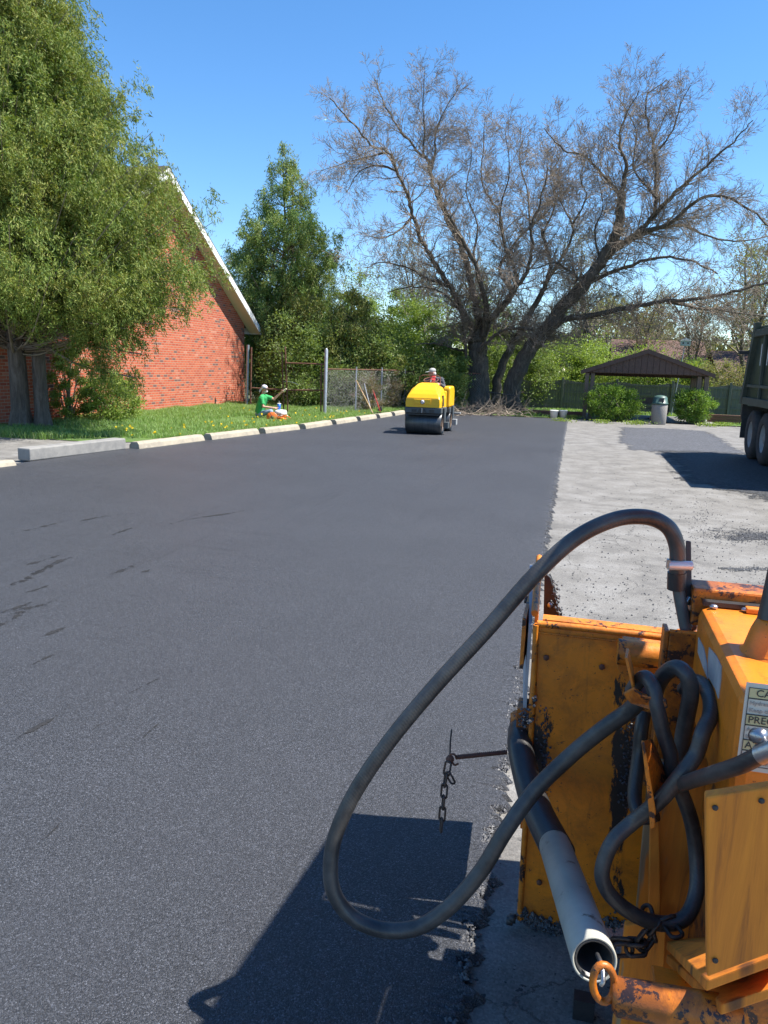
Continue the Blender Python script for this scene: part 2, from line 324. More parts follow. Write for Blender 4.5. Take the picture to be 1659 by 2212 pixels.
def edge_noise(y, s): return .018*math.sin(y*37+s)+.014*math.sin(y*83+s*2)+.012*math.sin(y*11+s)
rnd = random.Random(5)
mt = MB(); rows = []; y = -6.0
while y < 29.0:
    rows.append(y); y += .012 if 1 < y < 6 else (.03 if y < 12 else .1)
base_r = lambda y: -.205-.0098*(y-2)
vs = []
for y in rows:
    xr = base_r(y)+edge_noise(y, 1)*1.1+rnd.uniform(-.012, .012); xl = xedge(y)+.02
    vs += [(xl, y, .034), (xr-.5, y, .036), (xr-.09, y, .035), (xr, y, .03+rnd.uniform(-.004, .004)), (xr+.018+rnd.uniform(0, .02), y, .001)]
mt.add(vs, [(5*i+k, 5*i+k+1, 5*i+k+6, 5*i+k+5) for i in range(len(rows)-1) for k in range(4)])
mt.build('fresh_asphalt_road', M_new)['kind'] = 'structure'
def sheet(name, pts, z, m, kind='structure', jag=.06):
    """jag > 0: fine grid carrying the distance to the outline, so that the rim can break up; else one flat outline"""
    if not jag:
        o = MB().add([(p[0], p[1], z) for p in pts], [tuple(range(len(pts)))]).build(name, m); o['kind'] = kind; return o
    P = np.array([(p[0], p[1]) for p in pts]); lo, hi = P.min(0)-.2, P.max(0)+.2; st = max(.05, (hi-lo).max()/140); nx, ny = int((hi[0]-lo[0])/st)+2, int((hi[1]-lo[1])/st)+2
    X, Y = np.meshgrid(lo[0]+st*np.arange(nx), lo[1]+st*np.arange(ny), indexing='ij'); Q = np.stack([X, Y], -1); D = np.full(X.shape, 1e9); ins = np.zeros(X.shape, bool)
    for i in range(len(P)):
        a, b = P[i], P[(i+1) % len(P)]; e = b-a; t = np.clip(((Q-a)@e)/(e@e), 0, 1); D = np.minimum(D, np.linalg.norm(Q-a-t[..., None]*e, axis=-1))
        ins ^= ((a[1] > Y) != (b[1] > Y)) & (X < (b[0]-a[0])*(Y-a[1])/(b[1]-a[1]+1e-12)+a[0])
    D = np.where(ins, D, -D); idx = np.arange(nx*ny).reshape(nx, ny); c = (D[:-1, :-1] > -.18) & (D[1:, 1:] > -.18)
    f = np.stack([idx[:-1, :-1], idx[1:, :-1], idx[1:, 1:], idx[:-1, 1:]], -1)[c]; u, inv = np.unique(f, return_inverse=True)
    v = np.stack([X.ravel()[u], Y.ravel()[u], np.full(len(u), z)], 1); o = npmesh(name, v, inv.reshape(-1, 4), m); o['kind'] = kind
    at = o.data.attributes.new('core', 'FLOAT', 'POINT'); at.data.foreach_set('value', (D.ravel()[u]/jag).astype(np.float32)); return o
G = lambda x, y: tuple(on(x, y, z=0))[:2]
sheet('asphalt_patch', [G(1042.3+a*.3717, 658.3+b*.3717) for a, b in ((805, 712), (1050, 718), (1300, 735), (1400, 790), (1545, 868), (1250, 862), (1060, 854), (980, 858), (930, 846), (895, 852), (852, 838), (843, 812), (793, 803), (803, 765))], .004, M_patch, jag=.22)
sheet('spill_and_truck_shadow', [G(1425, 973), G(1560, 977), G(1659, 985), (7, 18), (7.5, 9), G(1760, 1105), G(1659, 1082), G(1590, 1066), G(1530, 1050), G(1478, 1040), G(1452, 1005)], .008, M_spill, jag=.5)  # dark spill, its outline widened to fill the truck's cast shadow
sheet('asphalt_smear', [G(1552, 1148), G(1600, 1146), G(1668, 1152), G(1690, 1166), G(1625, 1172), G(1580, 1165)], .004, M_spill, jag=.3)
sheet('asphalt_smear', [G(1572, 1228), G(1620, 1226), G(1680, 1228), G(1690, 1234), G(1625, 1234)], .004, M_spill, jag=.15)
sheet('shelter_slab', [(.0, 29.7), (4.8, 29.6), (4.8, 34), (.0, 34)], .03, M_conc2, jag=0)
sheet('lawn', [(-12, 30.2), (14, 30.0), (14, 37), (-12, 37)], -.01, M_lawn, jag=0)
sheet('grass_strip', [(-13.9, 14.2), (-9.7, 14.0), (xedge(15)-.2, 15)]+[(xedge(y)-.2, y) for y in (18, 21, 24, 27)]+[(-6.8, 31), (-13.9, 31)], .012, M_lawn, jag=0)
M_scuff = mat('scuffed_asphalt', (.014, .0138, .0145), (.023, .0225, .023), 60, .85)
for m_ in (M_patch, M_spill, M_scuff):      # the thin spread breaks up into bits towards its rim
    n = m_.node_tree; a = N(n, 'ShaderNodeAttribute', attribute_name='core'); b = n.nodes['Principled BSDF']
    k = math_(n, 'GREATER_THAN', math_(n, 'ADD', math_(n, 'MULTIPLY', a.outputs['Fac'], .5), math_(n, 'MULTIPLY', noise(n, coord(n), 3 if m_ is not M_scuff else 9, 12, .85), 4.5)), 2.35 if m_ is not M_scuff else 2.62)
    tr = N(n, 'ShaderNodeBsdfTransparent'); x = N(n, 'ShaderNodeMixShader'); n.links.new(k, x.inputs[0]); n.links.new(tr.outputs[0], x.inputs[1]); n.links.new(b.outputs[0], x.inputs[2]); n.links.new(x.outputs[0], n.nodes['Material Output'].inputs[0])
# dark drag marks the screed and rakes left in the fresh mat on the left side
sv = []; sf = []; sc_ = []
for pl_, w_ in (([(-40, 520), (60, 470), (120, 430), (250, 395)], .10), ([(40, 330), (110, 300), (180, 262), (235, 235)], .05), ([(0, 360), (100, 312), (180, 265), (260, 222), (320, 212), (385, 212)], .08), ([(420, 130), (510, 105), (600, 70)], .06), ([(20, 272), (110, 245), (200, 220), (300, 185)], .05),
    ([(100, 365), (170, 345), (235, 318)], .05), ([(150, 562), (230, 530), (310, 498)], .045), ([(50, 995), (140, 950), (220, 905), (295, 850)], .030), ([(355, 978), (410, 940), (465, 898)], .022), ([(465, 290), (530, 262), (585, 238)], .07), ([(605, 278), (650, 262)], .05),
    ([(610, 990), (660, 940), (725, 888)], .016), ([(155, 1455), (220, 1390), (295, 1308)], .014), ([(0, 450), (90, 420), (190, 380)], .06), ([(700, 75), (830, 45), (1000, 20), (1160, -15)], .05), ([(300, 70), (420, 40), (600, 20)], .05), ([(0, 120), (140, 90), (300, 50)], .05), ([(80, 700), (200, 640), (330, 590)], .02), ([(500, 820), (600, 770), (700, 720)], .016)):
    pts_ = spline([on(cx*.5039, 1097+cy*.5039, z=.0388) for cx, cy in pl_], 10); k = len(pts_); b0 = len(sv)
    for i, p in enumerate(pts_):
        t = (pts_[min(i+1, k-1)]-pts_[max(i-1, 0)]).normalized(); sd = Vector((-t.y, t.x, 0)); e = math.sin(math.pi*i/(k-1))
        for q, c_ in ((-1, -.7), (0, 1.1*e), (1, -.7)): sv.append(tuple(p+sd*q*w_*(.4+.6*e))); sc_.append(c_)
    sf += [(b0+3*i+j, b0+3*i+j+1, b0+3*i+j+4, b0+3*i+j+3) for i in range(k-1) for j in (0, 1)]
so_ = npmesh('drag_marks', np.array(sv), np.array(sf), M_scuff); so_['kind'] = 'structure'; so_.data.attributes.new('core', 'FLOAT', 'POINT').data.foreach_set('value', sc_)
# loose asphalt crumbs along the cold joint and on the old pavement
def stones(name, pos, r0, r1, m, seed, flat=.7):
    rs = np.random.RandomState(seed); n = len(pos); base = np.array([[1, 0, 0], [-1, 0, 0], [0, 1, 0], [0, -1, 0], [0, 0, 1], [0, 0, -1]], float)
    F = np.array([[0, 2, 4], [2, 1, 4], [1, 3, 4], [3, 0, 4], [2, 0, 5], [1, 2, 5], [3, 1, 5], [0, 3, 5]])
    s = rs.uniform(r0, r1, n)**1; sc = s[:, None, None]*rs.uniform(.6, 1.25, (n, 6, 1)); a = rs.uniform(0, 6.28, n); ca, sa = np.cos(a)[:, None], np.sin(a)[:, None]
    v = base[None]*sc; x = v[..., 0]*ca-v[..., 1]*sa; yy = v[..., 0]*sa+v[..., 1]*ca; v = np.stack([x, yy, v[..., 2]*flat], -1)+pos[:, None]
    o = npmesh(name, v.reshape(-1, 3), (F[None]+6*np.arange(n)[:, None, None]).reshape(-1, 3), m); return o
rs = np.random.RandomState(3)
M_stone = mat('asphalt_crumb', (.045, .046, .052), (.10, .10, .105), 40, .5, bump=.3)
yy = rs.uniform(1.2, 12, 3600)**1; yy = 1.2+(yy-1.2)*rs.uniform(.1, 1, 3600); off = np.abs(rs.normal(0, .022, 3600))
pos = np.stack([-.205-.0098*(yy-2)+off-.03, yy, np.where(off < .04, .02, .004)+rs.uniform(0, .01, 3600)], 1)
c2 = np.array([on(px, py, z=0) for px, py in zip(rs.uniform(1190, 1659, 900), 980+rs.uniform(0, 1, 900)**.7*360)]); c2 = c2[(c2[:, 0] > -.15)]; c2[:, 2] = .004
c3 = np.array([on(1600+60*rs.normal()*.8, 1158+8*rs.normal(), z=0) for _ in range(700)]); c3[:, 2] = rs.uniform(.004, .02, 700)
c4 = np.array([on(1625+30*rs.normal(), 1230+2.5*rs.normal(), z=0) for _ in range(120)]); c4[:, 2] = .004
c5 = np.array([on(1510+18*rs.normal(), 1115+22*rs.normal(), z=0) for _ in range(160)]); c5[:, 2] = .004
tag(stones('asphalt_crumbs', np.vstack([pos, c2, c3, c4, c5]), .003, .011, M_stone, 4), 'black asphalt crumbs along the mat edge and over the old pavement', 'asphalt crumbs', kind='stuff')
gp = np.array([on(px, py, z=0) for px, py in zip(rs.uniform(1570, 1800, 1800), rs.uniform(2080, 2330, 1800))]); gp[:, 2] = rs.uniform(0, .10, 1800)*np.clip((gp[:, 0]-.62)*6, .1, 1)
tag(stones('asphalt_rubble', gp, .006, .016, mat('rubble', (.22, .205, .18), (.10, .10, .10), 30, .7), 6, .9), 'sunlit pile of loose asphalt rubble beside the orange paver', 'rubble', kind='stuff')
# ------------------------------------------------------------------ wheel stops
def stop_section(w, h): return [(-w/2, 0), (-w/2, h*.62), (-w*.30, h*.95), (w*.22, h), (w*.40, h*.72), (w/2, h*.25), (w/2, 0)]
def wheel_stop(name, p, q, w, h, m, label, group=None):
    p = Vector((*p, 0)); q = Vector((*q, 0)); q = q+(p-q).normalized()*.17; L = (q-p).length; a = math.atan2(q.y-p.y, q.x-p.x); o = empty(name, p, 0)
    COL.objects.unlink(o); bpy.data.objects.remove(o)
    mb = MB(); sec = stop_section(w, h); k = 24; vs = []; r = random.Random(int(p.y*100))
    for i in range(k+1):
        t = i/k; e = .0 if 0 < i < k else .02
        for (sx, sz) in sec:
            vs.append(Vector((t*L+(e if i == 0 else -e)*(sz/h), -sx*(1-e*2)+r.uniform(-.003, .003), max(0, sz*(1-e)+r.uniform(-.003, .003)))))
    n = len(sec); mb.add(vs, [(i*n+j, (i+1)*n+j, (i+1)*n+(j+1) % n, i*n+(j+1) % n) for i in range(k) for j in range(n)]+[tuple(range(n)), tuple(range(k*n+n-1, k*n-1, -1))])
    ob = mb.build(name, m, None, .006); ob.location = (p.x, p.y, .0); ob.rotation_euler = (0, 0, a); tag(ob, label, 'wheel stop', group); return ob
GRP = 'concrete wheel stops along the edge of the fresh asphalt'
xy = lambda px, py: on(px, py, z=.0).xy
wl = ['pale wheel stop between the grey block and the white flower stalk, its end face dark', 'pale wheel stop second beyond the grey block, along the grass',
      'pale wheel stop just in front of the seated man in the green shirt', 'pale wheel stop in front of the orange saw and cooler',
      'pale wheel stop near the grey pole of the rusty gate', 'short pale wheel stop past the grey gate pole', 'pale wheel stop in front of the wooden tool handles', 'farthest pale wheel stop, by the chain-link fence next to the roller']
pts = [((290, 973), (443, 953)), ((448, 953), (560, 939)), ((565, 939), (647, 929)), ((652, 929), (715, 919)), ((719, 919), (769, 911)), ((772, 911), (811, 905)), ((814, 905), (844, 900)), ((847, 900), (872, 895))]
for (a, b), l in zip(pts, wl): wheel_stop('wheel_stop', xy(*a), xy(*b), .26, .17, M_conc, l, GRP)
wheel_stop('wheel_stop', xy(-150, 1030), xy(46, 1006), .24, .12, M_conc, 'pale wheel stop cut off by the left edge of the picture, spotted black', GRP)
gb = MB().box((0, -.14, .03), (2.35, .14, .24)).build('concrete_block', M_conc2, None, .02)
a_, b_ = xy(52, 999), xy(250, 972); gb.location = (a_.x, a_.y, 0); gb.rotation_euler = (0, 0, math.atan2(b_.y-a_.y, b_.x-a_.x)-.05); gb.scale.x = (b_-a_).length/2.35
tag(gb, 'large grey square-edged concrete block lying on the old pavement at the left', 'concrete block')
# ------------------------------------------------------------------ brick building
WX = -13.9; YF, YR, YN = 30.55, 23.75, 15.4; ZR = 7.75; SL = .63
zf, zn = ZR-SL*(YF-YR), ZR-SL*(YR-YN)
bld = empty('brick_building', (WX-5, 23, 0), 0, 'red brick gable-ended building behind the big cedar', 'building')
wb = MB(); sec = [(WX, YN, -.1), (WX, YF, -.1), (WX, YF, zf), (WX, YR, ZR), (WX, YN, zn)]; wb.prism(sec, (-12, 0, 0)); wb.build('wall', M_brick, bld)
OV = .5; rf = MB()
def rp(y, dz, x): return (x, y, ZR-SL*abs(y-YR)+dz)
for sgn, ye in ((1, YF+.55), (-1, YN-.55)):
    rf.prism([rp(YR, .04, WX+OV), rp(ye, .04, WX+OV), rp(ye, .10, WX+OV), rp(YR, .11, WX+OV)], (-12.8, 0, 0))
ro = rf.build('roof', M_shingle, bld)
fa = MB()
for ye in (YF+.55, YN-.55): fa.prism([rp(YR, -.24, WX+OV-.04), rp(ye, -.24, WX+OV-.04), rp(ye, .037, WX+OV-.04), rp(YR, .037, WX+OV-.04)], (.055, 0, 0))
fa.box((WX-12, YF+.55, ZR-SL*(YF+.55-YR)-.22), (WX+OV-.05, YF+.58, ZR-SL*(YF+.55-YR)+.03)); fa.build('fascia', M_white, bld)
sf = MB()
for y0, ye in ((YR, YF+.53), (YR, YN-.53)): sf.prism([rp(y0, -.20, WX+.003), rp(ye, -.20, WX+.003), rp(ye, -.17, WX+.003), rp(y0, -.17, WX+.003)], (OV-.05, 0, 0))
sf.prism([(WX+.003, YF+.003, zf-.03), (WX+.003, YF+.54, zf-.5), (WX+.003, YF+.54, zf-.36), (WX+.003, YF+.003, zf-.03)][:3], (OV-.06, 0, 0)); sf.build('soffit', mat('cream_soffit', (.72, .66, .52), (.66, .6, .47), 4, .6, vec=(1, 12, 1)), bld)
# ------------------------------------------------------------------ vegetation builders
def grow_tubes():
    return {'v': [], 'f': [], 'n': 0}
def add_twig(T, pts, rs_, n=3):
    k = len(pts); ref = None; base = T['n']
    for i in range(k):
        t = (pts[min(i+1, k-1)]-pts[max(i-1, 0)]).normalized(); ref = t.orthogonal().normalized() if ref is None else ref
        ref = (ref-t*ref.dot(t)).normalized(); b = t.cross(ref)
        for j in range(n):
            a = 6.28319*j/n; q = pts[i]+(ref*math.cos(a)+b*math.sin(a))*rs_[i]; T['v'].append((q.x, q.y, q.z))
    for i in range(k-1):
        for j in range(n): T['f'].append((base+i*n+j, base+i*n+(j+1) % n, base+(i+1)*n+(j+1) % n, base+(i+1)*n+j))
    T['n'] += k*n
def rvec(R): return Vector((R.gauss(0, 1), R.gauss(0, 1), R.gauss(0, 1))).normalized()
def side_dir(R, t, ang):
    s = t.cross(rvec(R)).normalized(); return (t*math.cos(ang)+s*math.sin(ang)).normalized()
def branch(R, T, p, d, L, r, lvl, up=.12, tips=None, rmin=.006, dens=1, out=None):
    k = 5 if lvl <= 1 else 4 if lvl == 2 else 3; pts = [p]; step = L/(k-1); q = p
    for i in range(k-1):
        d = (d+rvec(R)*.32+Vector((0, 0, up))+(out*.1 if out else Vector())).normalized(); q = q+d*step; pts.append(q)
    rr = [max(rmin, r*(1-.75*i/(k-1))) for i in range(k)]; add_twig(T, pts, rr, 6 if lvl == 0 else 4 if lvl == 1 else 3)
    if tips is not None and lvl >= 2: tips.append(pts[-1]); tips.append(pts[-2])
    if lvl >= 3: return
    nc = [7, 9, 5][lvl]*dens*L/[3., 2., .8][lvl]
    nc = int(nc)+(R.random() < nc % 1)
    for c in range(nc):
        t = R.uniform(.15, 1) if lvl else R.uniform(.2, 1); i = min(k-2, int(t*(k-1))); f = t*(k-1)-i; pp = pts[i].lerp(pts[i+1], f)
        tt = (pts[i+1]-pts[i]).normalized(); LL = L*R.uniform(.3, .6)*(1.15-.6*t); rc = rr[i]*R.uniform(.4, .6)
        branch(R, T, pp, side_dir(R, tt, R.uniform(.5, 1.05)), LL, rc, lvl+1, up, tips, rmin, dens, out)
def tubemesh(T, name, m, parent): return npmesh(name, np.array(T['v']), np.array(T['f']), m, parent, True)
# --- the great bare tree
bt = empty('bare_tree', (-4.3, 33.6, 0), 0, 'huge leafless many-limbed tree standing behind the yellow roller', 'tree')
C7 = lambda cx, cy, dy=0: on(658.3+cx*.6032, 109.7+cy*.6032, y=33.6+dy)
limbs = [   # crop points (x, y), start/end depth offset, start/end radius
 ([(628, 1290), (625, 1180), (622, 1100), (618, 1040), (615, 1000)], 0, 0, .50, .40),
 ([(622, 1010), (580, 960), (545, 880), (520, 830), (470, 750), (430, 680), (385, 560), (370, 490), (330, 400), (300, 330), (235, 300), (160, 210), (90, 130)], 0, -2.5, .24, .03),
 ([(628, 1010), (625, 940), (600, 850), (585, 750), (560, 680), (520, 600), (480, 500), (455, 430), (440, 360), (400, 320), (330, 230), (285, 150), (250, 60)], 0, 1.5, .26, .03),
 ([(452, 400), (468, 330), (470, 270), (500, 180), (560, 80)], .9, 2, .10, .02),
 ([(425, 340), (430, 250), (425, 150), (432, 10)], 1, .2, .07, .015),
 ([(640, 1010), (650, 930), (640, 840), (600, 720), (545, 620), (500, 540), (480, 440)], -.3, -3, .22, .05),
 ([(640, 1000), (690, 920), (745, 850), (790, 790), (815, 700), (815, 600), (850, 500), (870, 380)], 0, -2, .22, .03),
 ([(700, 920), (760, 830), (745, 740), (720, 690), (700, 560), (640, 460), (640, 330), (650, 200)], .5, 2.5, .16, .02),
 ([(745, 850), (700, 760), (760, 660), (810, 610), (900, 520), (960, 450)], .3, 3, .13, .02),
 ([(690, 1290), (690, 1180), (730, 1070), (780, 990), (830, 890), (865, 820), (880, 740), (850, 620)], .8, 2, .34, .08),
 ([(870, 800), (940, 690), (960, 600), (900, 480), (880, 330)], 1.5, 3, .12, .02),
 ([(735, 1290), (745, 1200), (790, 1090), (850, 1010), (930, 900), (1000, 820), (1060, 740), (1115, 640), (1133, 560), (1135, 480)], -.3, -1.5, .47, .17),
 ([(1135, 480), (1152, 380), (1130, 300), (1150, 200), (1200, 100)], -1.5, -2, .15, .02),
 ([(1140, 490), (1090, 440), (1010, 350), (930, 320), (860, 240)], -1.4, -3.5, .12, .02),
 ([(1060, 740), (1130, 680), (1190, 630), (1240, 580), (1262, 500), (1255, 330), (1235, 240), (1230, 120), (1300, 60)], -.8, 1, .22, .02),
 ([(1240, 580), (1330, 480), (1440, 380), (1540, 290), (1610, 210)], -.2, -2, .15, .02),
 ([(1262, 500), (1180, 390), (1190, 250), (1120, 120)], 0, 2, .08, .02),
 ([(1255, 340), (1320, 250), (1350, 150), (1385, 80)], .6, 0, .07, .015),
 ([(1190, 630), (1300, 600), (1400, 515), (1500, 490), (1620, 560), (1700, 640)], -.5, -3, .15, .03),
 ([(1160, 660), (1250, 620), (1350, 600), (1420, 630), (1540, 660), (1680, 640)], -.3, 2, .13, .03),
 ([(860, 1010), (920, 960), (1040, 930), (1180, 900), (1300, 880), (1440, 870), (1560, 840), (1700, 800)], -.3, -3, .22, .05),
 ([(1300, 885), (1400, 905), (1480, 915), (1600, 930), (1750, 960)], -1.6, 0, .12, .03),
 ([(1000, 820), (1120, 770), (1260, 720), (1380, 730), (1480, 780)], -.6, -4, .14, .03),
 ([(1000, 820), (960, 780), (900, 740), (830, 760), (740, 740)], -.6, -3.5, .10, .02),
 ([(625, 1070), (680, 1010), (740, 985), (820, 988)], -.5, -1.5, .12, .06),
 ([(605, 1290), (600, 1180), (585, 1110), (570, 1010), (560, 930), (490, 850), (400, 830), (300, 850)], .3, -2, .16, .03),
 ([(720, 700), (700, 560), (735, 400), (720, 250)], .5, -2, .07, .015),
 ([(810, 620), (800, 480), (770, 360), (790, 240)], -1.5, 1, .07, .015),
 ([(850, 640), (900, 520), (880, 420), (930, 330)], 1.8, 3, .07, .015),
 ([(960, 600), (1010, 500), (990, 420), (1030, 300)], 2, 0, .06, .015),
 ([(1060, 740), (1040, 620), (1070, 540), (1050, 420)], -.8, -3, .08, .015),
 ([(600, 730), (620, 600), (580, 480), (600, 330), (570, 220)], .5, 3, .07, .015),
 ([(575, 1070), (520, 1055), (460, 1040), (400, 1045)], .2, -2, .09, .03),
 ([(520, 830), (440, 800), (370, 760), (280, 740), (220, 760)], -.6, -3, .10, .02),
 ([(385, 570), (340, 620), (280, 650), (220, 640)], -1, -3, .08, .02),
 ([(330, 400), (270, 380), (200, 400), (150, 480)], -1.5, -3, .07, .02),
 ([(300, 330), (220, 350), (150, 370), (60, 400)], -1.8, -1, .06, .015),
]
bt.scale = (1, 1, .968); R = random.Random(11); TR = MB(); T = grow_tubes()
for (cp, d0, d1, r0, r1) in limbs:
    k = len(cp); pts = spline([C7(x, y, d0+(d1-d0)*i/(k-1)) for i, (x, y) in enumerate(cp)], 5); m_ = len(pts)
    pts = [p+(rvec(R)*min(.05, r0*.25) if 0 < i < m_-1 else Vector()) for i, p in enumerate(pts)]
    rr = [(r0+(r1-r0)*(i/(m_-1))**.6)*(.78 if r0 < .4 else .95) for i in range(m_)]
    if r0 > .4: rr[0] *= 1.5; rr[1] *= 1.25; rr[2] *= 1.1
    TR.tube(pts, rr, 12 if r0 > .2 else 7)
    acc = 0
    for i in range(1, m_):
        seg = (pts[i]-pts[i-1]); acc += seg.length; thin = rr[i]
        if thin > .36 or pts[i].z < 2.9: continue
        while acc > .15:
            acc -= .15; tt = seg.normalized(); L = R.uniform(.7, 2.25)*(1-.3*i/m_)
            dd = side_dir(R, tt, R.uniform(.5, 1.1)); dd = (dd+Vector((0, 0, .15))).normalized()
            branch(R, T, pts[i]-seg*R.random(), dd, L, min(.03, thin*.4), 1, .02, None, .0052, 1.7)
TR.build('trunk', M_bark, bt); tubemesh(T, 'crown', M_twig, bt)
# --- cedars (arborvitae)
M_ced = leafmat('cedar_foliage', [(.09, .13, .028), (.17, .23, .045), (.24, .28, .055), (.30, .285, .08), (.13, .19, .04), (.27, .31, .075)], .6, .3, ((.72, .85, .75), .8))
M_ced2 = leafmat('far_cedar_foliage', [(.13, .20, .05), (.19, .27, .07), (.25, .32, .09), (.30, .30, .11)], .6, .3, ((.7, .85, .75), .7))
M_oliv = leafmat('olive_foliage', [(.11, .15, .03), (.18, .21, .05), (.25, .245, .075), (.13, .18, .04)], .6, .25)
def cedar(name, base, prof, nb, per, m, label, seed, leaf=(.13, .028), stems=((0, 0, .22),), keep=None, zlow=1.5, blades=8, spread=.30, bark_=M_barkg, yq=1.0, extra=()):
    """prof: list of (z, radius, centre-offset-x)"""
    rs = np.random.RandomState(seed); R = random.Random(seed); root = empty(name, base, 0, label, 'tree'); bx, by = base[0], base[1]
    zs = [p[0] for p in prof]; rd = [p[1] for p in prof]; ox = [p[2] for p in prof]; H = zs[-1]
    tk = MB()
    for (dx, dy, r) in stems:
        pts = [Vector((bx+dx+math.sin(i*1.3+dx*5)*.05+dx*i*.12, by+dy+math.cos(i*1.7)*.05, H*.95*i/9)) for i in range(10)]
        tk.tube(spline(pts, 3), [max(.02, r*(1.45 if i == 0 else 1)*(1-.93*i/27)) for i in range(28)], 10)
    C = []; D = []; T = grow_tubes()
    ztab = np.linspace(zs[0], H, 200); wt = np.interp(ztab, zs, rd)+.25; cdf = np.cumsum(wt); cdf /= cdf[-1]
    for i in range(nb+len(extra)):
        z1 = float(np.interp(rs.rand(), cdf, ztab)); r1 = float(np.interp(z1, zs, rd)); xo = float(np.interp(z1, zs, ox)); a = rs.uniform(0, 6.28)
        k = rs.uniform(.25, 1.0)**.5*rs.choice([.90, .96, 1.01])
        e = Vector((bx+xo+math.cos(a)*r1*k, by+math.sin(a)*r1*k*yq, z1)); z0 = max(zlow+rs.uniform(.2, 1.6), z1-r1*k*rs.uniform(.25, .8)-.2); s = Vector((bx+xo*.2*z0/H, by, z0))
        if i >= nb: e = Vector(extra[i-nb]); s = Vector((bx, by, e.z+1.2)); r1 = 2.5
        if (e-s).length < .2: continue
        mid = s.lerp(e, .5)+Vector((0, 0, -.08*(e-s).length)); bp = spline([s, mid, e], 4); add_twig(T, bp, [max(.008, .035*(1-j/9)) for j in range(9)], 3)
        n = int(per*rs.uniform(.5, 1.4)*(.5+.5*min(1, r1/2.5))); S = np.array(s); E = np.array(e); Mi = np.array(mid); nc = max(2, n//11)
        t = rs.uniform(.30, 1.02, nc)**.6; ctr = ((1-t)**2)[:, None]*S+(2*t*(1-t))[:, None]*Mi+(t**2)[:, None]*E+rs.normal(0, spread*1.15, (nc, 3))*np.array([1, 1, .8])*(.35+.65*t[:, None]*min(1, r1/1.6))
        cc = ctr[rs.randint(0, nc, n)]+rs.normal(0, .115, (n, 3))*[1, 1, 1.25]
        out = cc-np.array([bx+xo, by, 0]); out[:, 2] = 0; out /= np.maximum(np.linalg.norm(out, axis=1, keepdims=True), .1)
        d0 = out*.45+np.array([0, 0, -.85])+rs.normal(0, .40, (n, 3))
        dn = d0/np.linalg.norm(d0, axis=1, keepdims=True); al = rs.uniform(-1.0, 1.0, (n, blades, 1)); b_ = dn[:, None]*al*leaf[0]*1.15+rs.normal(0, leaf[0]*.28, (n, blades, 3))
        C.append((cc[:, None]+b_).reshape(-1, 3)); D.append((dn[:, None]+rs.normal(0, .55, (n, blades, 3))).reshape(-1, 3))
    C = np.vstack(C); D = np.vstack(D)
    if keep is not None: k = keep(C); C = C[k]; D = D[k]
    leaves('crown', C, D, leaf[0], leaf[1], m, root, rs); tk.build('trunk', bark_, root); tubemesh(T, 'branches', M_twig, root)
    return root
cedar('cedar_tree', (-13.05, 15.75, 0), [(1.7, .9, .6), (2.2, 2.0, .5), (2.7, 3.0, .5), (3.2, 4.3, .45), (3.9, 4.85, .4), (5, 4.4, .4), (6, 3.75, .4), (7.2, 2.95, .3), (8.2, 2.35, .22), (9.1, 1.95, .15), (10.2, 1.5, .05), (12, .9, 0), (13.8, .15, 0)],
      900, 88, M_ced, 'tall dense cedar with two grey trunks against the brick wall', 21, leaf=(.115, .021), blades=11, stems=((.12, -.1, .22), (.58, .1, .17)), keep=lambda C: ~((C[:, 2] < 2.75) & (np.hypot(C[:, 0]+12.8, C[:, 1]-15.7) < 1.9)) & ~((C[:, 0] < WX+.06) & (C[:, 1] > YN-.1) & (C[:, 2] < ZR-.63*np.abs(C[:, 1]-YR)+.25)), yq=.9, spread=.22, extra=[on(a, b, y=yy_)+Vector((i*.07, 0, 0)) for a, b, yy_ in ((300, 765, 15), (283, 815, 15.1), (265, 710, 14.8), (322, 700, 15), (200, 700, 14.3), (385, 668, 15.2), (435, 610, 15.3)) for i in range(3)])
cedar('conifer_tree', (-13.35, 33.6, 0), [(1.6, 2.2, 0), (3, 3.2, 0), (5, 3.3, .1), (6.8, 2.8, .1), (8.4, 1.9, 0), (9.8, .95, 0), (10.9, .1, 0)], 430, 42, M_ced2, 'slender open conifer beyond the end of the brick building', 22, (.15, .034), ((0, 0, .16), (.2, .1, .12)), spread=.22, zlow=.8)
cedar('juniper_tree', (-9.4, 31.2, 0), [(1.0, 1.1, 0), (2.2, 1.6, 0), (3.4, 1.25, .1), (4.3, .6, 0), (4.7, .15, 0)], 110, 30, M_oliv, 'small olive-green juniper to the right of the slender conifer', 23, (.17, .045), ((0, 0, .1),), zlow=.5)
cedar('juniper_tree', (-12.2, 32.2, 0), [(1.0, 1.0, 0), (2.4, 1.5, 0), (3.6, 1.3, 0), (4.6, .7, 0), (5.0, .15, 0)], 100, 28, M_oliv, 'dark juniper close to the corner of the brick building', 24, (.17, .045), ((0, 0, .1),), zlow=.4)
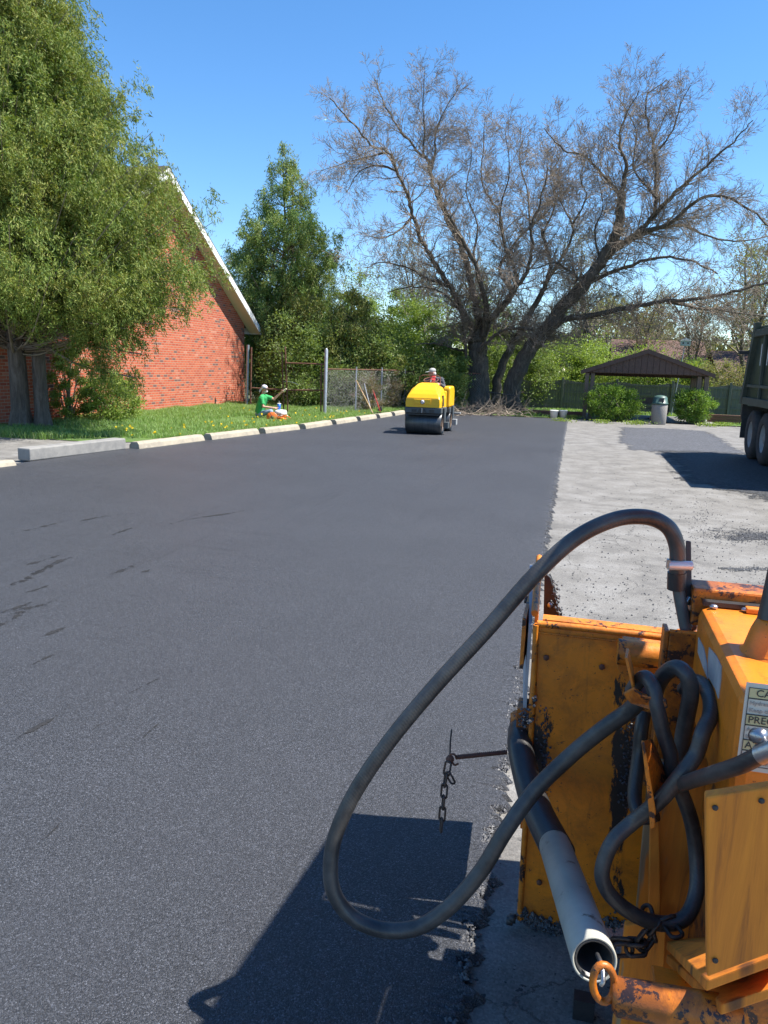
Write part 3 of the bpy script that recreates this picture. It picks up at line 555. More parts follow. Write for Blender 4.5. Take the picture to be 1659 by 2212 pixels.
# --- shrubs
def shrub(name, base, r, h, n, m, label, seed, leaf=.06, lobes=14, cat='shrub', group=None, z0=.1, stem_m=None, fill=.5, stems=24, wild=0):
    rs = np.random.RandomState(seed); R = random.Random(seed); root = empty(name, base, 0, label, cat, group); b0 = np.array(base); T = grow_tubes()
    lc = []; 
    for i in range(lobes):
        a = i*2.399+rs.uniform(-.4, .4); q = .30+.58*math.sqrt((i*.618) % 1); z = (i+.5)/lobes
        w_ = math.sqrt(max(.12, 1-((z-.42)/.62)**2)); lc.append((b0+np.array([math.cos(a)*q*r[0]*w_, math.sin(a)*q*r[1]*w_, z0+z*h*.84]), rs.uniform(.24*(1-wild), .42*(1+wild*.5))*min(r[0], h)))
        lc[-1] = (lc[-1][0]+rs.normal(0, wild*.38, 3)*[r[0], r[1], h*.5]*(lc[-1][0][2] > .5), lc[-1][1])
    for c, q in lc[:stems]:
        s = Vector(b0+rs.normal(0, .06, 3)*[1, 1, 0]); e = Vector(c); md = s.lerp(e, .5)+Vector((0, 0, .15*h)); add_twig(T, spline([s, md, e], 3), [.018-.0018*j for j in range(7)], 4)
        for _ in range(5): branch(R, T, e, rvec(R), q*1.2, .006, 3, .2, None, .004)
    C = []; D = []; per = n//lobes
    for c, q in lc:
        u = rs.normal(size=(per, 3)); u /= np.linalg.norm(u, axis=1, keepdims=True); rad = q*rs.uniform(fill, 1.12, (per, 1)); C.append(c+u*rad*[1.15, 1.15, .85]); D.append(u+rs.normal(0, .6, (per, 3)))
    C = np.vstack(C); D = np.vstack(D); k = C[:, 2] > base[2]+.02
    leaves('foliage', C[k], D[k], leaf, leaf*.55, m, root, rs); tubemesh(T, 'stems', stem_m or M_twig, root); return root
M_lime = leafmat('spring_green_leaves', [(.18, .27, .05), (.25, .35, .075), (.31, .40, .10), (.14, .21, .045)], .5, .4)
M_mid = leafmat('mid_green_leaves', [(.10, .16, .04), (.155, .225, .06), (.21, .28, .075), (.08, .12, .035)], .5, .35)
M_box = leafmat('fresh_shrub_leaves', [(.10, .20, .03), (.16, .27, .04), (.22, .33, .05), (.07, .15, .025)], .5, .35)
M_bud = leafmat('pale_bud_leaves', [(.20, .23, .08), (.26, .27, .11), (.17, .19, .07), (.28, .24, .13)], .6, .4)
M_brown = leafmat('dry_leaves', [(.20, .16, .09), (.26, .20, .12), (.13, .11, .06), (.18, .19, .07)], .7, .3)
# two shrubs in front of the shelter
p1, p2 = on(1322, 909, z=0), on(1500, 915, z=0)
shrub('round_shrub', (p1.x, p1.y, 0), (.92, .8, 0), 1.25, 16000, M_box, 'round fresh green shrub left of the trash bin before the shelter', 31, .065, 34, fill=.15, z0=.12, wild=.35)
shrub('round_shrub', (p2.x-.1, p2.y-.1, 0), (.74, .68, 0), 1.15, 12000, M_box, 'round fresh green shrub right of the trash bin, hiding the shelter post', 32, .065, 34, fill=.15, z0=.12, wild=.35)
shrub('climbing_shrub', (-13.2, 17.9, 0), (.5, .7, 0), 2.3, 8000, M_lime, 'yellow-green shrub climbing the brick wall beside the cedar trunk', 33, .06, 22, fill=.2)
shrub('low_shrub', (-12.5, 18.6, 0), (.85, .9, 0), 1.3, 9000, M_lime, 'low bright green shrub growing at the foot of the brick wall', 34, .07, 20, fill=.2)
# thicket behind the left fence
TH = [('mid', -13.0, 33.0, 1.3, 2.6), ('mid', -11.0, 29.3, 1.6, 3.2), ('lime', -10.0, 30.8, 1.5, 2.9), ('mid', -8.4, 31.2, 1.6, 2.8), ('lime', -7.9, 36.5, 2.3, 5.2), ('mid', -6.6, 34.6, 1.7, 3.2), ('lime', -10.2, 37, 2.4, 5.4), ('mid', -5.9, 31.7, 1.25, 2.3), ('lime', -5.0, 38.0, 2.2, 4.6), ('lime', -1.7, 40.5, 2.1, 3.6), ('lime', .7, 40.8, 2.1, 3.4), ('lime', 3.0, 41.5, 1.9, 2.7), ('lime', 4.6, 42, 1.9, 2.5), ('mid', -13.8, 34, 2.0, 4.2), ('mid', -3.0, 37.5, 1.8, 3.0)]
TL = ['dark green bush just behind the rusty gate, next to the brick corner', 'green bush behind the middle of the rusty gate', 'bright bush above the grey gate pole', 'green bush behind the chain-link fence and the leaning tools', 'tall lime green bush behind the chain-link fence', 'green bush right behind the roller driver', 'tall lime green bush under the slender conifer', 'bush at the far end of the wheel stops, left of the roller', 'lime bush behind the left trunk of the bare tree', 'lime bush right of the leaning trunks, above the wooden fence', 'wide lime bush above the fence, left of the shelter roof', 'lime bush seen through the shelter beside its left post', 'lime bush seen through the right half of the shelter', 'tall green bush behind the brick building corner', 'green bush between the trunks of the bare tree']
for i, ((k, x, y, r, h), l) in enumerate(zip(TH, TL)):
    shrub('bush', (x, y, 0), (r, r, 0), h, int(8200*r), M_lime if k == 'lime' else M_mid, l, 40+i, .115, 40, cat='bush', fill=.12, wild=.6, group='bushes of the thicket behind the fences')
# --- woods beyond: budding trees, copies of three prototypes
def wood_tree(seed, h, name='budding_tree', m=M_bud, nleaf=2200):
    R = random.Random(seed); rs = np.random.RandomState(seed); root = empty(name, (0, 0, 0)); tips = []; T = grow_tubes(); TR = MB()
    for s in range(R.choice([1, 2, 2])):
        d = Vector((R.uniform(-.25, .25), R.uniform(-.2, .2), 1)).normalized(); p = Vector((s*.3, 0, -.1)); pts = [p]
        for i in range(9): d = (d+rvec(R)*.16+Vector((0, 0, .08))).normalized(); p = p+d*h/10; pts.append(p)
        rr = [max(.03, h*.016*(1-i/10.5)) for i in range(10)]; TR.tube(pts, rr, 8)
        for i in range(3, 10):
            for c in range(4): branch(R, T, pts[i], side_dir(R, d, R.uniform(.5, 1.0)), h*R.uniform(.16, .34)*(1.15-.07*i), rr[i]*.5, 1, .10, tips, .010, .62)
    tp = np.array([tuple(t) for t in tips]); idx = rs.randint(0, len(tp), nleaf); C = tp[idx]+rs.normal(0, .22, (nleaf, 3))
    TR.build('trunk', M_bark, root); tubemesh(T, 'branches', M_twig2, root); leaves('crown', C, rs.normal(size=(nleaf, 3)), .12, .07, m, root, rs); return root
pro = [wood_tree(61, 9.5, nleaf=4200), wood_tree(62, 8.0, m=M_brown, nleaf=2600), wood_tree(63, 10.5, nleaf=2600)]
WT = [(-13, 46, 0, 'pale green budding tree behind the slender conifer'), (-9.8, 50, 2, 'thin budding tree showing between conifer and bare tree'), (-6.5, 47, 0, 'budding tree behind the left limbs of the bare tree'),
      (-3, 52, 1, 'brownish tree behind the forked trunks'), (.5, 49, 2, 'spindly tree left of the shelter, beyond the lime bushes'), (3.4, 53, 1, 'brown-budded tree above the shelter ridge'), (5.6, 47, 1, 'bushy brown tree right behind the bird house'),
      (8.5, 46, 0, 'pale tree standing before the brown-roofed house'), (10.5, 52, 2, 'tall thin tree behind the dump truck'), (13.5, 48, 1, 'brown tree over the dump truck bed'), (7.2, 56, 2, 'thin tree behind the house roofs'), (-17, 50, 2, 'tree mostly hidden behind the brick building'),
      (1.8, 60, 0, 'farther pale tree over the wooden fence'), (-1.2, 62, 2, 'farther thin tree between the great limbs'), (-11.5, 60, 0, 'far pale tree seen over the green bushes'), (5, 64, 0, 'far pale tree above the shelter roof'), (15.5, 58, 0, 'far tree at the right edge of the view')]
used = set()
for i, (x, y, k, l) in enumerate(WT):
    o = pro[k] if k not in used else copy_tree(pro[k]); used.add(k); o.location = (x, y, 0); o.rotation_euler = (0, 0, i*1.9); s = .78+.32*((i*37) % 10)/10; o.scale = (s, s, s*.95)
    tag(o, l, 'tree', 'budding trees beyond the fence')
for i, (x, y, r, h, l) in enumerate([(6.4, 40.5, 1.5, 2.6, 'brownish bush under the bird house, above the fence'), (8.6, 41.5, 1.6, 2.8, 'brownish bush in front of the house wall'), (10.8, 41, 1.6, 3.0, 'brownish bush beside the truck bed')]):
    shrub('bush', (x, y, 0), (r, r, 0), h, 7000, M_brown if i else M_bud, l, 80+i, .10, 24, cat='bush', fill=.1, group='bushes of the thicket behind the fences')
for x, y, l in ((-7.9, 28.6, 'tangle of dead brown vines on the chain-link fence behind the leaning tools'), (-7.3, 30.8, 'tangle of dead brown vines on the far stretch of the chain-link fence')):
    shrub('dead_vines', (x, y, 0), (.55, 1.25, 0), 1.35, 2600, M_brown, l, int(y*3), .07, 46, cat='vines', fill=.1, stems=46, wild=.5, stem_m=M_twig2)
rs = np.random.RandomState(9); n = 60000
wx = rs.uniform(-75, 75, n); wy = rs.uniform(66, 84, n); top = 5.2+1.6*np.sin(wx*.21+1)+1.1*np.sin(wx*.53)+.6*np.sin(wx*1.3); wz = rs.uniform(0, 1, n)**.9*top
tag(leaves('distant_woods', np.stack([wx, wy, wz], 1), rs.normal(size=(n, 3)), .55, .34, leafmat('far_leaves', [(.10, .13, .055), (.16, .17, .08), (.20, .18, .11), (.12, .15, .05)], .7, .3), None, rs), 'pale distant woods closing the horizon', 'woods', kind='stuff')
# --- grass, dandelions
def grass(name, n, area, hgt, wd, m, seed, label, keepf=None):
    rs = np.random.RandomState(seed); x = rs.uniform(area[0], area[1], n); y = rs.uniform(area[2], area[3], n)
    cl = np.sin(x*3.1+np.sin(y*2.3))*np.sin(y*2.7+1.3*np.sin(x*1.9)); h = hgt*(.55+.45*rs.rand(n)+.35*cl); k = h > .02
    if keepf is not None: k &= keepf(x, y, rs)
    x, y, h = x[k], y[k], h[k]; n = len(x); a = rs.uniform(0, 6.28, n); ln = rs.uniform(.15, .75, n)*h; b = rs.uniform(0, 6.28, n)
    sx, sy = np.cos(a)*wd*.5, np.sin(a)*wd*.5; z0 = np.zeros(n)
    v = np.stack([np.stack([x-sx, y-sy, z0], 1), np.stack([x+sx, y+sy, z0], 1), np.stack([x+sx*.8+np.cos(b)*ln*.35, y+sy*.8+np.sin(b)*ln*.35, h*.62], 1), np.stack([x-sx*.8+np.cos(b)*ln*.35, y-sy*.8+np.sin(b)*ln*.35, h*.62], 1), np.stack([x+np.cos(b)*ln, y+np.sin(b)*ln, h], 1)], 1).reshape(-1, 3)
    q = np.arange(n)*5; f = np.stack([np.stack([q, q+1, q+2, q+3], 1), np.stack([q+3, q+2, q+4, q+4], 1)], 1).reshape(-1, 4)
    f1 = np.stack([q, q+1, q+2], 1); f2 = np.stack([q, q+2, q+3], 1); f3 = np.stack([q+3, q+2, q+4], 1)
    return tag(npmesh(name, v, np.vstack([f1, f2, f3]), m), label, 'grass', kind='stuff')
M_grass = leafmat('grass_blades', [(.15, .26, .06), (.21, .35, .09), (.28, .42, .13), (.13, .23, .055), (.36, .42, .22)], .5, .35)
def kg(x, y, rs): return ~((x > -10.6) & (x < -8.6) & (y < 23.2) & (y > 19.8) & (rs.rand(len(x)) < .93)) & (x < np.interp(y, [e[0] for e in EB], [e[1] for e in EB])-.22+rs.normal(0, .05, len(x))) & (x > WX+.05) & ((y > 15.2) | (x < -9.9-(15.2-y)*.8))
grass('grass', 120000, (WX, -6.5, 13.9, 31.5), .17, .012, M_grass, 12, 'long bright spring grass between the wheel stops and the brick wall', kg)
grass('grass', 16000, (-3, 13, 30.4, 36.9), .10, .03, M_grass, 13, 'short lawn grass between the shelter and the wooden fence', lambda x, y, rs: ~((x > -.1) & (x < 4.9) & (y < 34.1)))
rs = np.random.RandomState(14); dy_ = rs.uniform(14.6, 26, 55); dx_ = np.array([xedge(t) for t in dy_])-.35-np.abs(rs.normal(0, 1.6, 55)); ok = (dx_ > -13.3); dx_, dy_ = dx_[ok], dy_[ok]; dz = rs.uniform(.12, .22, len(dx_))
c = np.repeat(np.stack([dx_, dy_, dz], 1), 5, 0)+rs.normal(0, .008, (len(dx_)*5, 3)); tag(leaves('dandelions', c, rs.normal(size=c.shape)*[1, 1, .3], .05, .045, leafmat('dandelion_petals', [(.85, .62, .02), (.9, .7, .05)], .6, .2), None, rs), 'yellow dandelions dotted through the long grass', 'dandelions', kind='stuff')
# low weeds along shelter edge
rs = np.random.RandomState(15); cw = np.array([(*G(px, py), 0) for px, py in [(1215, 912), (1300, 915), (1370, 918), (1385, 916), (1530, 922), (1560, 921), (1240, 905), (1150, 897)]]); c = np.repeat(cw, 160, 0)+rs.normal(0, .14, (len(cw)*160, 3))*[1.4, .7, 0]; c[:, 2] = rs.uniform(.02, .14, len(c))
tag(leaves('weeds', c, rs.normal(size=c.shape)+[0, 0, .7], .08, .03, M_lime, None, rs), 'low weeds along the pavement edge before the shelter', 'weeds', kind='stuff')
#==PART2==
def text(name, s, size, loc, m, parent, align='LEFT', sx=1, extr=.0004, face=(0, -1)):
    cu = bpy.data.curves.new('t', 'FONT'); cu.body = s; cu.size = size; cu.align_x = align; cu.extrude = extr; cu.resolution_u = 3; o = bpy.data.objects.new('t', cu); COL.objects.link(o)
    dg = bpy.context.evaluated_depsgraph_get(); me = bpy.data.meshes.new_from_object(o.evaluated_get(dg)); bpy.data.objects.remove(o)
    rt = Matrix.Rotation(math.pi/2, 4, 'X') if face == (0, -1) else Matrix.Rotation(-math.pi/2, 4, 'Z') @ Matrix.Rotation(math.pi/2, 4, 'X')
    me.transform(Matrix.Translation(loc) @ rt @ Matrix.Diagonal((sx, 1, 1, 1)))
    ob = bpy.data.objects.new(name, me); COL.objects.link(ob); me.name = name
    if parent: me.transform(wmat(parent).inverted()); ob.parent = parent
    me.materials.clear(); me.materials.append(m); return ob
# ------------------------------------------------------------------ wooden fence
M_fence = mat('weathered_fence', (.10, .105, .088), (.15, .15, .125), 3, .9, bump=.4, vec=(6, 1, .4), c3=(.075, .085, .065), s3=4)
fx = empty('wooden_fence', (0, 36.9, 0), 0, 'weathered grey-green wooden board fence with scalloped top behind the shelter', 'fence')
bd = MB(); R = random.Random(4); x = -3.3
while x < 15:
    ph = ((x+3.3) % 2.4)/2.4; top = 1.36-.12*math.sin(math.pi*ph)+R.uniform(-.012, .012); bd.box((x, 36.95+R.uniform(-.004, .004), .03), (x+.128, 36.972, top)); x += .135
bd.build('boards', M_fence, fx)
for k in range(8): MB().box((-3.35+2.4*k, 36.84, -.05), (-3.25+2.4*k, 36.94, 1.46)).build('post', M_fence, fx, .006)
rl = MB()
for z in (.28, .75, 1.16): rl.box((-3.24, 36.905, z), (15, 36.945, z+.08))
rl.build('rails', M_fence, fx)
MB().bar((-3.1, 36.89, .3), (-2.0, 36.89, 1.15), .03, .09, (0, 1, 0)).build('brace', M_fence, fx)
# ------------------------------------------------------------------ brown-roofed house beyond the fence
M_broof = mat('brown_shingle', (.13, .075, .058), (.095, .055, .045), 8, .9, bump=.4); M_hwall = mat('tan_siding', (.30, .25, .19), (.25, .21, .16), 4, .8)
M_glass = mat('dark_glass', (.02, .025, .03), (.03, .035, .04), 3, .1)
hs = empty('brown_roofed_house', (9, 50, 0), 0, 'low house with brown shingle roofs behind the wooden fence, right of the bird house', 'house')
MB().box((5.0, 48.3, -.1), (14.5, 56, 1.75)).build('wall', M_hwall, hs)
MB().prism([(7.5, 47.7, 1.62), (7.5, 52, 3.25), (7.5, 56.3, 1.62), (7.5, 56.3, 1.5), (7.5, 52, 3.1), (7.5, 47.7, 1.5)], (8, 0, 0)).build('roof', M_broof, hs)
MB().prism([(1.6, 50.5, 2.3), (1.6, 54, 3.9), (1.6, 57.5, 2.3), (1.6, 57.5, 2.2), (1.6, 54, 3.75), (1.6, 50.5, 2.2)], (5.7, 0, 0)).build('roof', M_broof, hs)
MB().box((2.0, 51, -.1), (4.99, 57, 2.35)).build('wall', M_hwall, hs)
for x in (8.4, 10.2, 12.3): MB().box((x, 48.24, .75), (x+.9, 48.29, 1.35)).build('window', M_glass, hs)
# ------------------------------------------------------------------ shelter
M_brown = mat('dark_brown_siding', (.075, .045, .034), (.10, .06, .045), 8, .75, bump=.2); M_post = mat('weathered_post', (.16, .12, .09), (.11, .085, .065), 3, .85, bump=.4, vec=(6, 6, .5))
sh = empty('picnic_shelter', (2.2, 30.1, 0), 0, 'open picnic shelter with dark brown gable roof and wooden posts', 'shelter')
pk = 2.62; xe0, xe1, ze = -.10, 4.56, 1.80; xm = 2.22
def rz(x): return pk-(pk-ze)*abs(x-xm)/((xe1-xe0)/2)
MB().prism([(xe0, 29.95, rz(xe0)), (xm, 29.95, pk), (xe1, 29.95, rz(xe1)), (xe1, 29.95, rz(xe1)-.05), (xm, 29.95, pk-.06), (xe0, 29.95, rz(xe0)-.05)], (0, 4.2, 0)).build('roof', M_shingle, sh)
MB().prism([(xe0, 29.93, rz(xe0)-.01), (xm, 29.93, pk-.01), (xe1, 29.93, rz(xe1)-.01), (xe1, 29.93, rz(xe1)-.15), (xm, 29.93, pk-.16), (xe0, 29.93, rz(xe0)-.15)], (0, -.035, 0)).build('fascia', M_brown, sh)
gb_ = MB(); x = .32
while x < 4.1:
    a, b = x, min(x+.20, 4.12); gb_.prism([(a, 29.97, 1.74), (b, 29.97, 1.74), (b, 29.97, rz(b)-.07), (a, 29.97, rz(a)-.07)], (0, .03, 0)); x += .212
gb_.prism([(.3, 30.003, 1.74), (4.12, 30.003, 1.74), (4.12, 30.003, rz(4.12)-.1), (xm, 30.003, pk-.1), (.3, 30.003, rz(.3)-.1)], (0, .02, 0)); gb_.build('gable_boards', M_brown, sh)
MB().box((.1, 30.02, 1.72), (4.35, 30.10, 1.88)).build('beam', M_brown, sh); MB().box((.1, 33.6, 1.6), (4.35, 33.7, 1.78)).build('beam', M_brown, sh)
for X in (.08, 4.22): MB().box((X, 30.1, 1.6), (X+.14, 33.6, 1.78)).build('beam', M_brown, sh)
for (px_, py_) in ((.06, 30.03), (.26, 30.06), (4.24, 30.03), (.08, 33.4), (4.2, 33.4), (4.0, 30.10)): MB().box((px_, py_, 0), (px_+.15, py_+.15, 1.7)).build('post', M_post, sh, .008)
for i in range(6): MB().box((4.16, 30.5+i*.47, .45), (4.24, 30.6+i*.47, 1.6)).build('slat', M_post, sh)
# bench in the shelter
bn = empty('picnic_bench', (2.3, 31.1, 0), 0, 'dark bench under the shelter roof with a man sitting on it', 'bench')
MB().box((1.75, 30.95, .43), (2.9, 31.3, .47)).build('seat', M_post, bn, .006); MB().box((1.75, 31.31, .6), (2.9, 31.35, .85)).build('backrest', M_post, bn, .006)
for x in (1.82, 2.78):
    for y in (31.0, 31.27): MB().box((x, y, .0), (x+.05, y+.05, .43 if y < 31.2 else .85)).build('leg', M_black, bn)
tb = empty('picnic_table', (.9, 31.6, 0), 0, 'dark picnic table in the left half of the shelter, mostly behind the round shrub', 'table')
MB().box((.35, 31.4, .70), (1.5, 32.1, .75)).build('table_top', M_post, tb, .006)
for x in (.42, 1.38): MB().box((x, 31.45, 0), (x+.06, 32.05, .70)).build('leg', M_black, tb)
# bin
M_agg = mat('aggregate_concrete', (.30, .28, .25), (.20, .185, .17), 60, .9, bump=.8, bscale=90, bdist=.01); M_green = mat('green_plastic', (.05, .105, .09), (.065, .12, .10), 5, .45)
bx, by = 2.67, 28.75
bi = empty('trash_bin', (bx, by, 0), 0, 'round pebbled concrete trash bin with green domed lid beside the shelter', 'trash bin')
MB().lathe((bx, by, 0), (0, 0, 1), [(0, 0), (0, .235), (.03, .255), (.66, .265), (.69, .25), (.69, 0)], 28).build('body', M_agg, bi)
ld = MB().lathe((bx, by, 0), (0, 0, 1), [(.70, 0), (.70, .275), (.755, .275), (.76, .25), (.93, .235), (.98, .19), (1.01, .11), (1.02, 0)], 28).build('lid', M_green, bi)
MB().box((bx-.05, by-.263, .79), (bx+.10, by-.225, .92)).build('opening', M_black, ld)
# bird house + wire
q = on(1480, 741, y=35.5); bh = empty('bird_house', (q.x-.25, 35.5, 0), 0, 'pale blue-green bird house on a tall thin pole above the shelter', 'bird house')
MB().tube([(q.x-.28, 35.5, 0), (q.x, 35.5, q.z-.1)], .022, 8).build('pole', M_galv, bh)
M_teal = mat('pale_teal_paint', (.36, .47, .46), (.30, .40, .40), 6, .5)
hb = MB().box((q.x-.18, 35.35, q.z-.12), (q.x+.2, 35.65, q.z+.09)).build('box', M_teal, bh, .01)
MB().prism([(q.x-.22, 35.3, q.z+.09), (q.x+.24, 35.3, q.z+.09), (q.x+.01, 35.3, q.z+.2)], (0, .4, 0)).build('roof', M_white, bh)
for dx in (-.09, .10): MB().lathe((q.x+dx, 35.348, q.z-.01), (0, -1, 0), [(0, 0), (0, .035), (.004, .035), (.004, 0)], 12).build('entrance', M_black, hb)
wp = [on(850, 716, y=44), on(1130, 723, y=44), on(1400, 731.5, y=44), on(1760, 739, y=44)]; wp = [wp[0]+(wp[0]-wp[1])*4]+wp+[wp[-1]+(wp[-1]-wp[-2])*3]
tag(MB().tube(wp, .013, 6).build('overhead_wire', M_black), 'thin black overhead wire crossing behind the bare tree and bird house', 'wire')
# landscape timbers, buckets
M_timb = mat('reddish_timber', (.20, .085, .055), (.13, .06, .04), 3, .8, bump=.3, vec=(.5, 5, 5))
def timber(p, q, n, label, y1):
    o = MB(); 
    for k in range(n): o.bar((p.x, p.y+.01*k, .055+.105*k), (q.x, q.y+.01*k, .055+.105*k), .10, .10)
    return tag(o.build('timber_edging', M_timb, None, .012), label, 'timber edging', 'stacked timber edgings around the shelter')
P = lambda px, y: on(px, 900, y=y)
timber(P(1150, 31), P(1262, 31), 2, 'reddish stacked timber edging left of the shelter, behind the buckets', 31); timber(P(1528, 31.2), P(1680, 31.0), 3, 'reddish stacked timber edging right of the shelter, next to the dump truck', 31)
M_buck = mat('milky_plastic', (.62, .62, .60), (.5, .5, .48), 4, .45)
for px_, lb in ((1196, 'left one of two milky plastic buckets before the timber edging'), (1216, 'right one of two milky plastic buckets before the timber edging')):
    q = on(px_, 904, z=0); b_ = empty('plastic_bucket', (q.x, q.y, 0), 0, lb, 'bucket', 'milky buckets at the end of the mat')
    MB().lathe(q, (0, 0, 1), [(0, 0), (0, .115), (.30, .15), (.31, .158), (.27, .158), (.27, .146), (.02, .11), (.02, 0)], 20).build('body', M_buck, b_)
    MB().tube([q+Vector((.155*math.cos(a), -.03-.05*math.sin(a), .27-.13*math.sin(a))) for a in [i*math.pi/10 for i in range(11)]], .004, 5).build('handle', M_steel, b_)
# bent pipe frame + brush by the big tree
fr = empty('pipe_frame', on(1090, 890, y=31.5), 0, 'bent dark pipe frame leaning against the foot of the bare tree', 'metal frame')
for pl_ in ([(1050, 846), (1085, 851), (1116, 857), (1124, 872), (1132, 884), (1128, 893)], [(1050, 846), (1058, 864), (1050, 886)], [(1052, 870), (1090, 873), (1130, 880)], [(1116, 857), (1100, 880), (1086, 893)]):
    MB().tube(spline([on(a, b, y=31.5) for a, b in pl_], 4), .022, 6).build('pipe', M_black, fr)
R = random.Random(8); T = grow_tubes()
for i in range(110):
    p = on(R.uniform(958, 1135), R.uniform(888, 901), z=0); p = Vector((p.x, p.y, R.uniform(.01, .10))); a = R.uniform(0, 6.28); d = Vector((math.cos(a), math.sin(a)*.5, R.uniform(-.1, .35))).normalized()
    branch(R, T, p, d, R.uniform(.4, 1.5), R.uniform(.008, .03), 2, 0, None, .005)
tag(tubemesh(T, 'brush_debris', M_twig, None), 'fallen brown sticks and brush around the foot of the bare tree', 'brush', kind='stuff')
# ------------------------------------------------------------------ left gate, chain-link fence, tools
gt = empty('rusty_gate', (-11, 25.2, 0), 0, 'rusty pipe gate frame between grey posts at the brick corner', 'gate')
g = lambda px, py, y=25.2: on(px, py, y=y)
MB().tube([g(701, 902), g(705, 756), g(705.3, 752)], [.06, .06, .02], 12).build('post', M_galv, gt); MB().tube([g(533, 886, 28), g(536, 745, 28)], .055, 12).build('post', M_galv, gt)
MB().tube([g(541, 886, 28), g(543, 750, 28)], .035, 8).build('frame_pipe', M_rust, gt)
for pl_ in ([(622, 896), (616, 748)], [(613, 894), (609, 760)], [(616, 784), (702, 787)], [(545, 838), (617, 843), (704, 843)], [(693, 900), (694, 786)]):
    MB().tube([g(*a) for a in pl_], .026, 8).build('frame_pipe', M_rust, gt)
MB().tube(spline([g(612, 825), g(628, 825), g(645, 831)], 4), .012, 6).build('wire', M_steel, gt)
cl = empty('chain_link_fence', (-8.0, 28, 0), 0, 'old chain-link fence with thin rusty posts left of the roller', 'fence')
def chain(A, B, h):
    A = Vector(A); B = Vector(B); L = (B-A).length; d = (B-A)/L; m_ = MB(); n = int(L/.11)
    for i in range(-int(h/.11), n):
        for s in (1, -1):
            a = i*.11; t0, t1 = max(0, a), min(L, a+h)
            if t1 <= t0: continue
            z0, z1 = (t0-a), (t1-a)
            if s < 0: z0, z1 = h-z0, h-z1
            m_.tube([A+d*t0+Vector((0, 0, z0+.03)), A+d*t1+Vector((0, 0, z1+.03))], .0022, 3, False)
    m_.build('wire_mesh', M_steel, cl); MB().tube([A+Vector((0, 0, h+.03)), B+Vector((0, 0, h+.03))], .02, 8).build('rail', M_rust, cl)
A1 = on(704, 900, y=25.25); B1 = Vector((-7.15, 31.5, 0)); chain((A1.x, 25.3, 0), B1, 1.55)
for t in (0.33, .66, 1): p = Vector((A1.x, 25.3, 0)).lerp(B1, t); MB().tube([p, p+Vector((0, 0, 1.68))], .03, 8).build('post', M_galv, cl)
chain(B1, (-4.2, 33.0, 0), 1.5)
M_wood = mat('tool_wood', (.50, .34, .16), (.38, .25, .12), 4, .6, vec=(1, 1, .3)); M_redp = mat('red_paint', (.42, .03, .03), (.3, .02, .02), 6, .5)
def tool(name, a, b, ya, yb, m, label, head):
    A = on(*a, y=ya); B = on(*b, y=yb); o = empty(name, B, 0, label, 'tool'); MB().tube([A, B], .017, 8).build('handle', m, o)
    hm = MB(); d = (A-B).normalized()
    if head == 'rake': hm.bar(B+Vector((-.35, .05, .03)), B+Vector((.35, -.05, .03)), .03, .05); [hm.bar(B+Vector((-.34+i*.045, .02, .03)), B+Vector((-.34+i*.045, .02, -.03)), .008, .008) for i in range(16)]
    else: hm.bar(B+d*.02, B+d*.28, .2, .02, (0, -1, 0))
    hm.build('head', M_black, o, .003); return o
tool('asphalt_rake', (770, 822), (808, 897), 27.3, 25.8, M_wood, 'longest pale wooden rake leaning on the chain-link fence', 'rake')
tool('asphalt_rake', (787, 829), (803, 893), 27.9, 26.4, M_galv, 'thin grey-handled rake leaning beside the wooden one', 'rake')
tool('shovel', (805, 841), (822, 890), 28.4, 27.0, M_redp, 'red-handled shovel leaning on the chain-link fence', 'shovel')
# ------------------------------------------------------------------ people
M_skin = mat('skin', (.56, .31, .22), (.50, .26, .18), 12, .55); M_skin2 = mat('tanned_skin', (.46, .25, .17), (.40, .2, .14), 12, .55)
M_jean = mat('faded_denim', (.30, .38, .46), (.16, .22, .30), 8, .9, bump=.3, bscale=40); M_gshirt = mat('green_cotton', (.035, .36, .10), (.03, .28, .08), 5, .85, bump=.4, bscale=14, bdist=.015)
M_jack = mat('charcoal_fleece', (.055, .06, .075), (.08, .085, .10), 6, .9, bump=.4, bscale=14, bdist=.015); M_red = mat('red_cotton', (.50, .025, .03), (.4, .02, .025), 6, .85)
M_drk = mat('dark_cloth', (.03, .03, .035), (.05, .045, .045), 6, .9); M_whc = mat('white_cloth', (.68, .68, .74), (.58, .58, .68), 25, .9, bump=.3); M_hair = mat('white_hair', (.62, .60, .57), (.5, .48, .45), 40, .9, bump=.5)
M_khaki = mat('khaki_cloth', (.17, .14, .09), (.12, .10, .07), 8, .9); M_boot = mat('dark_boot', (.025, .022, .02), (.05, .045, .04), 20, .7)
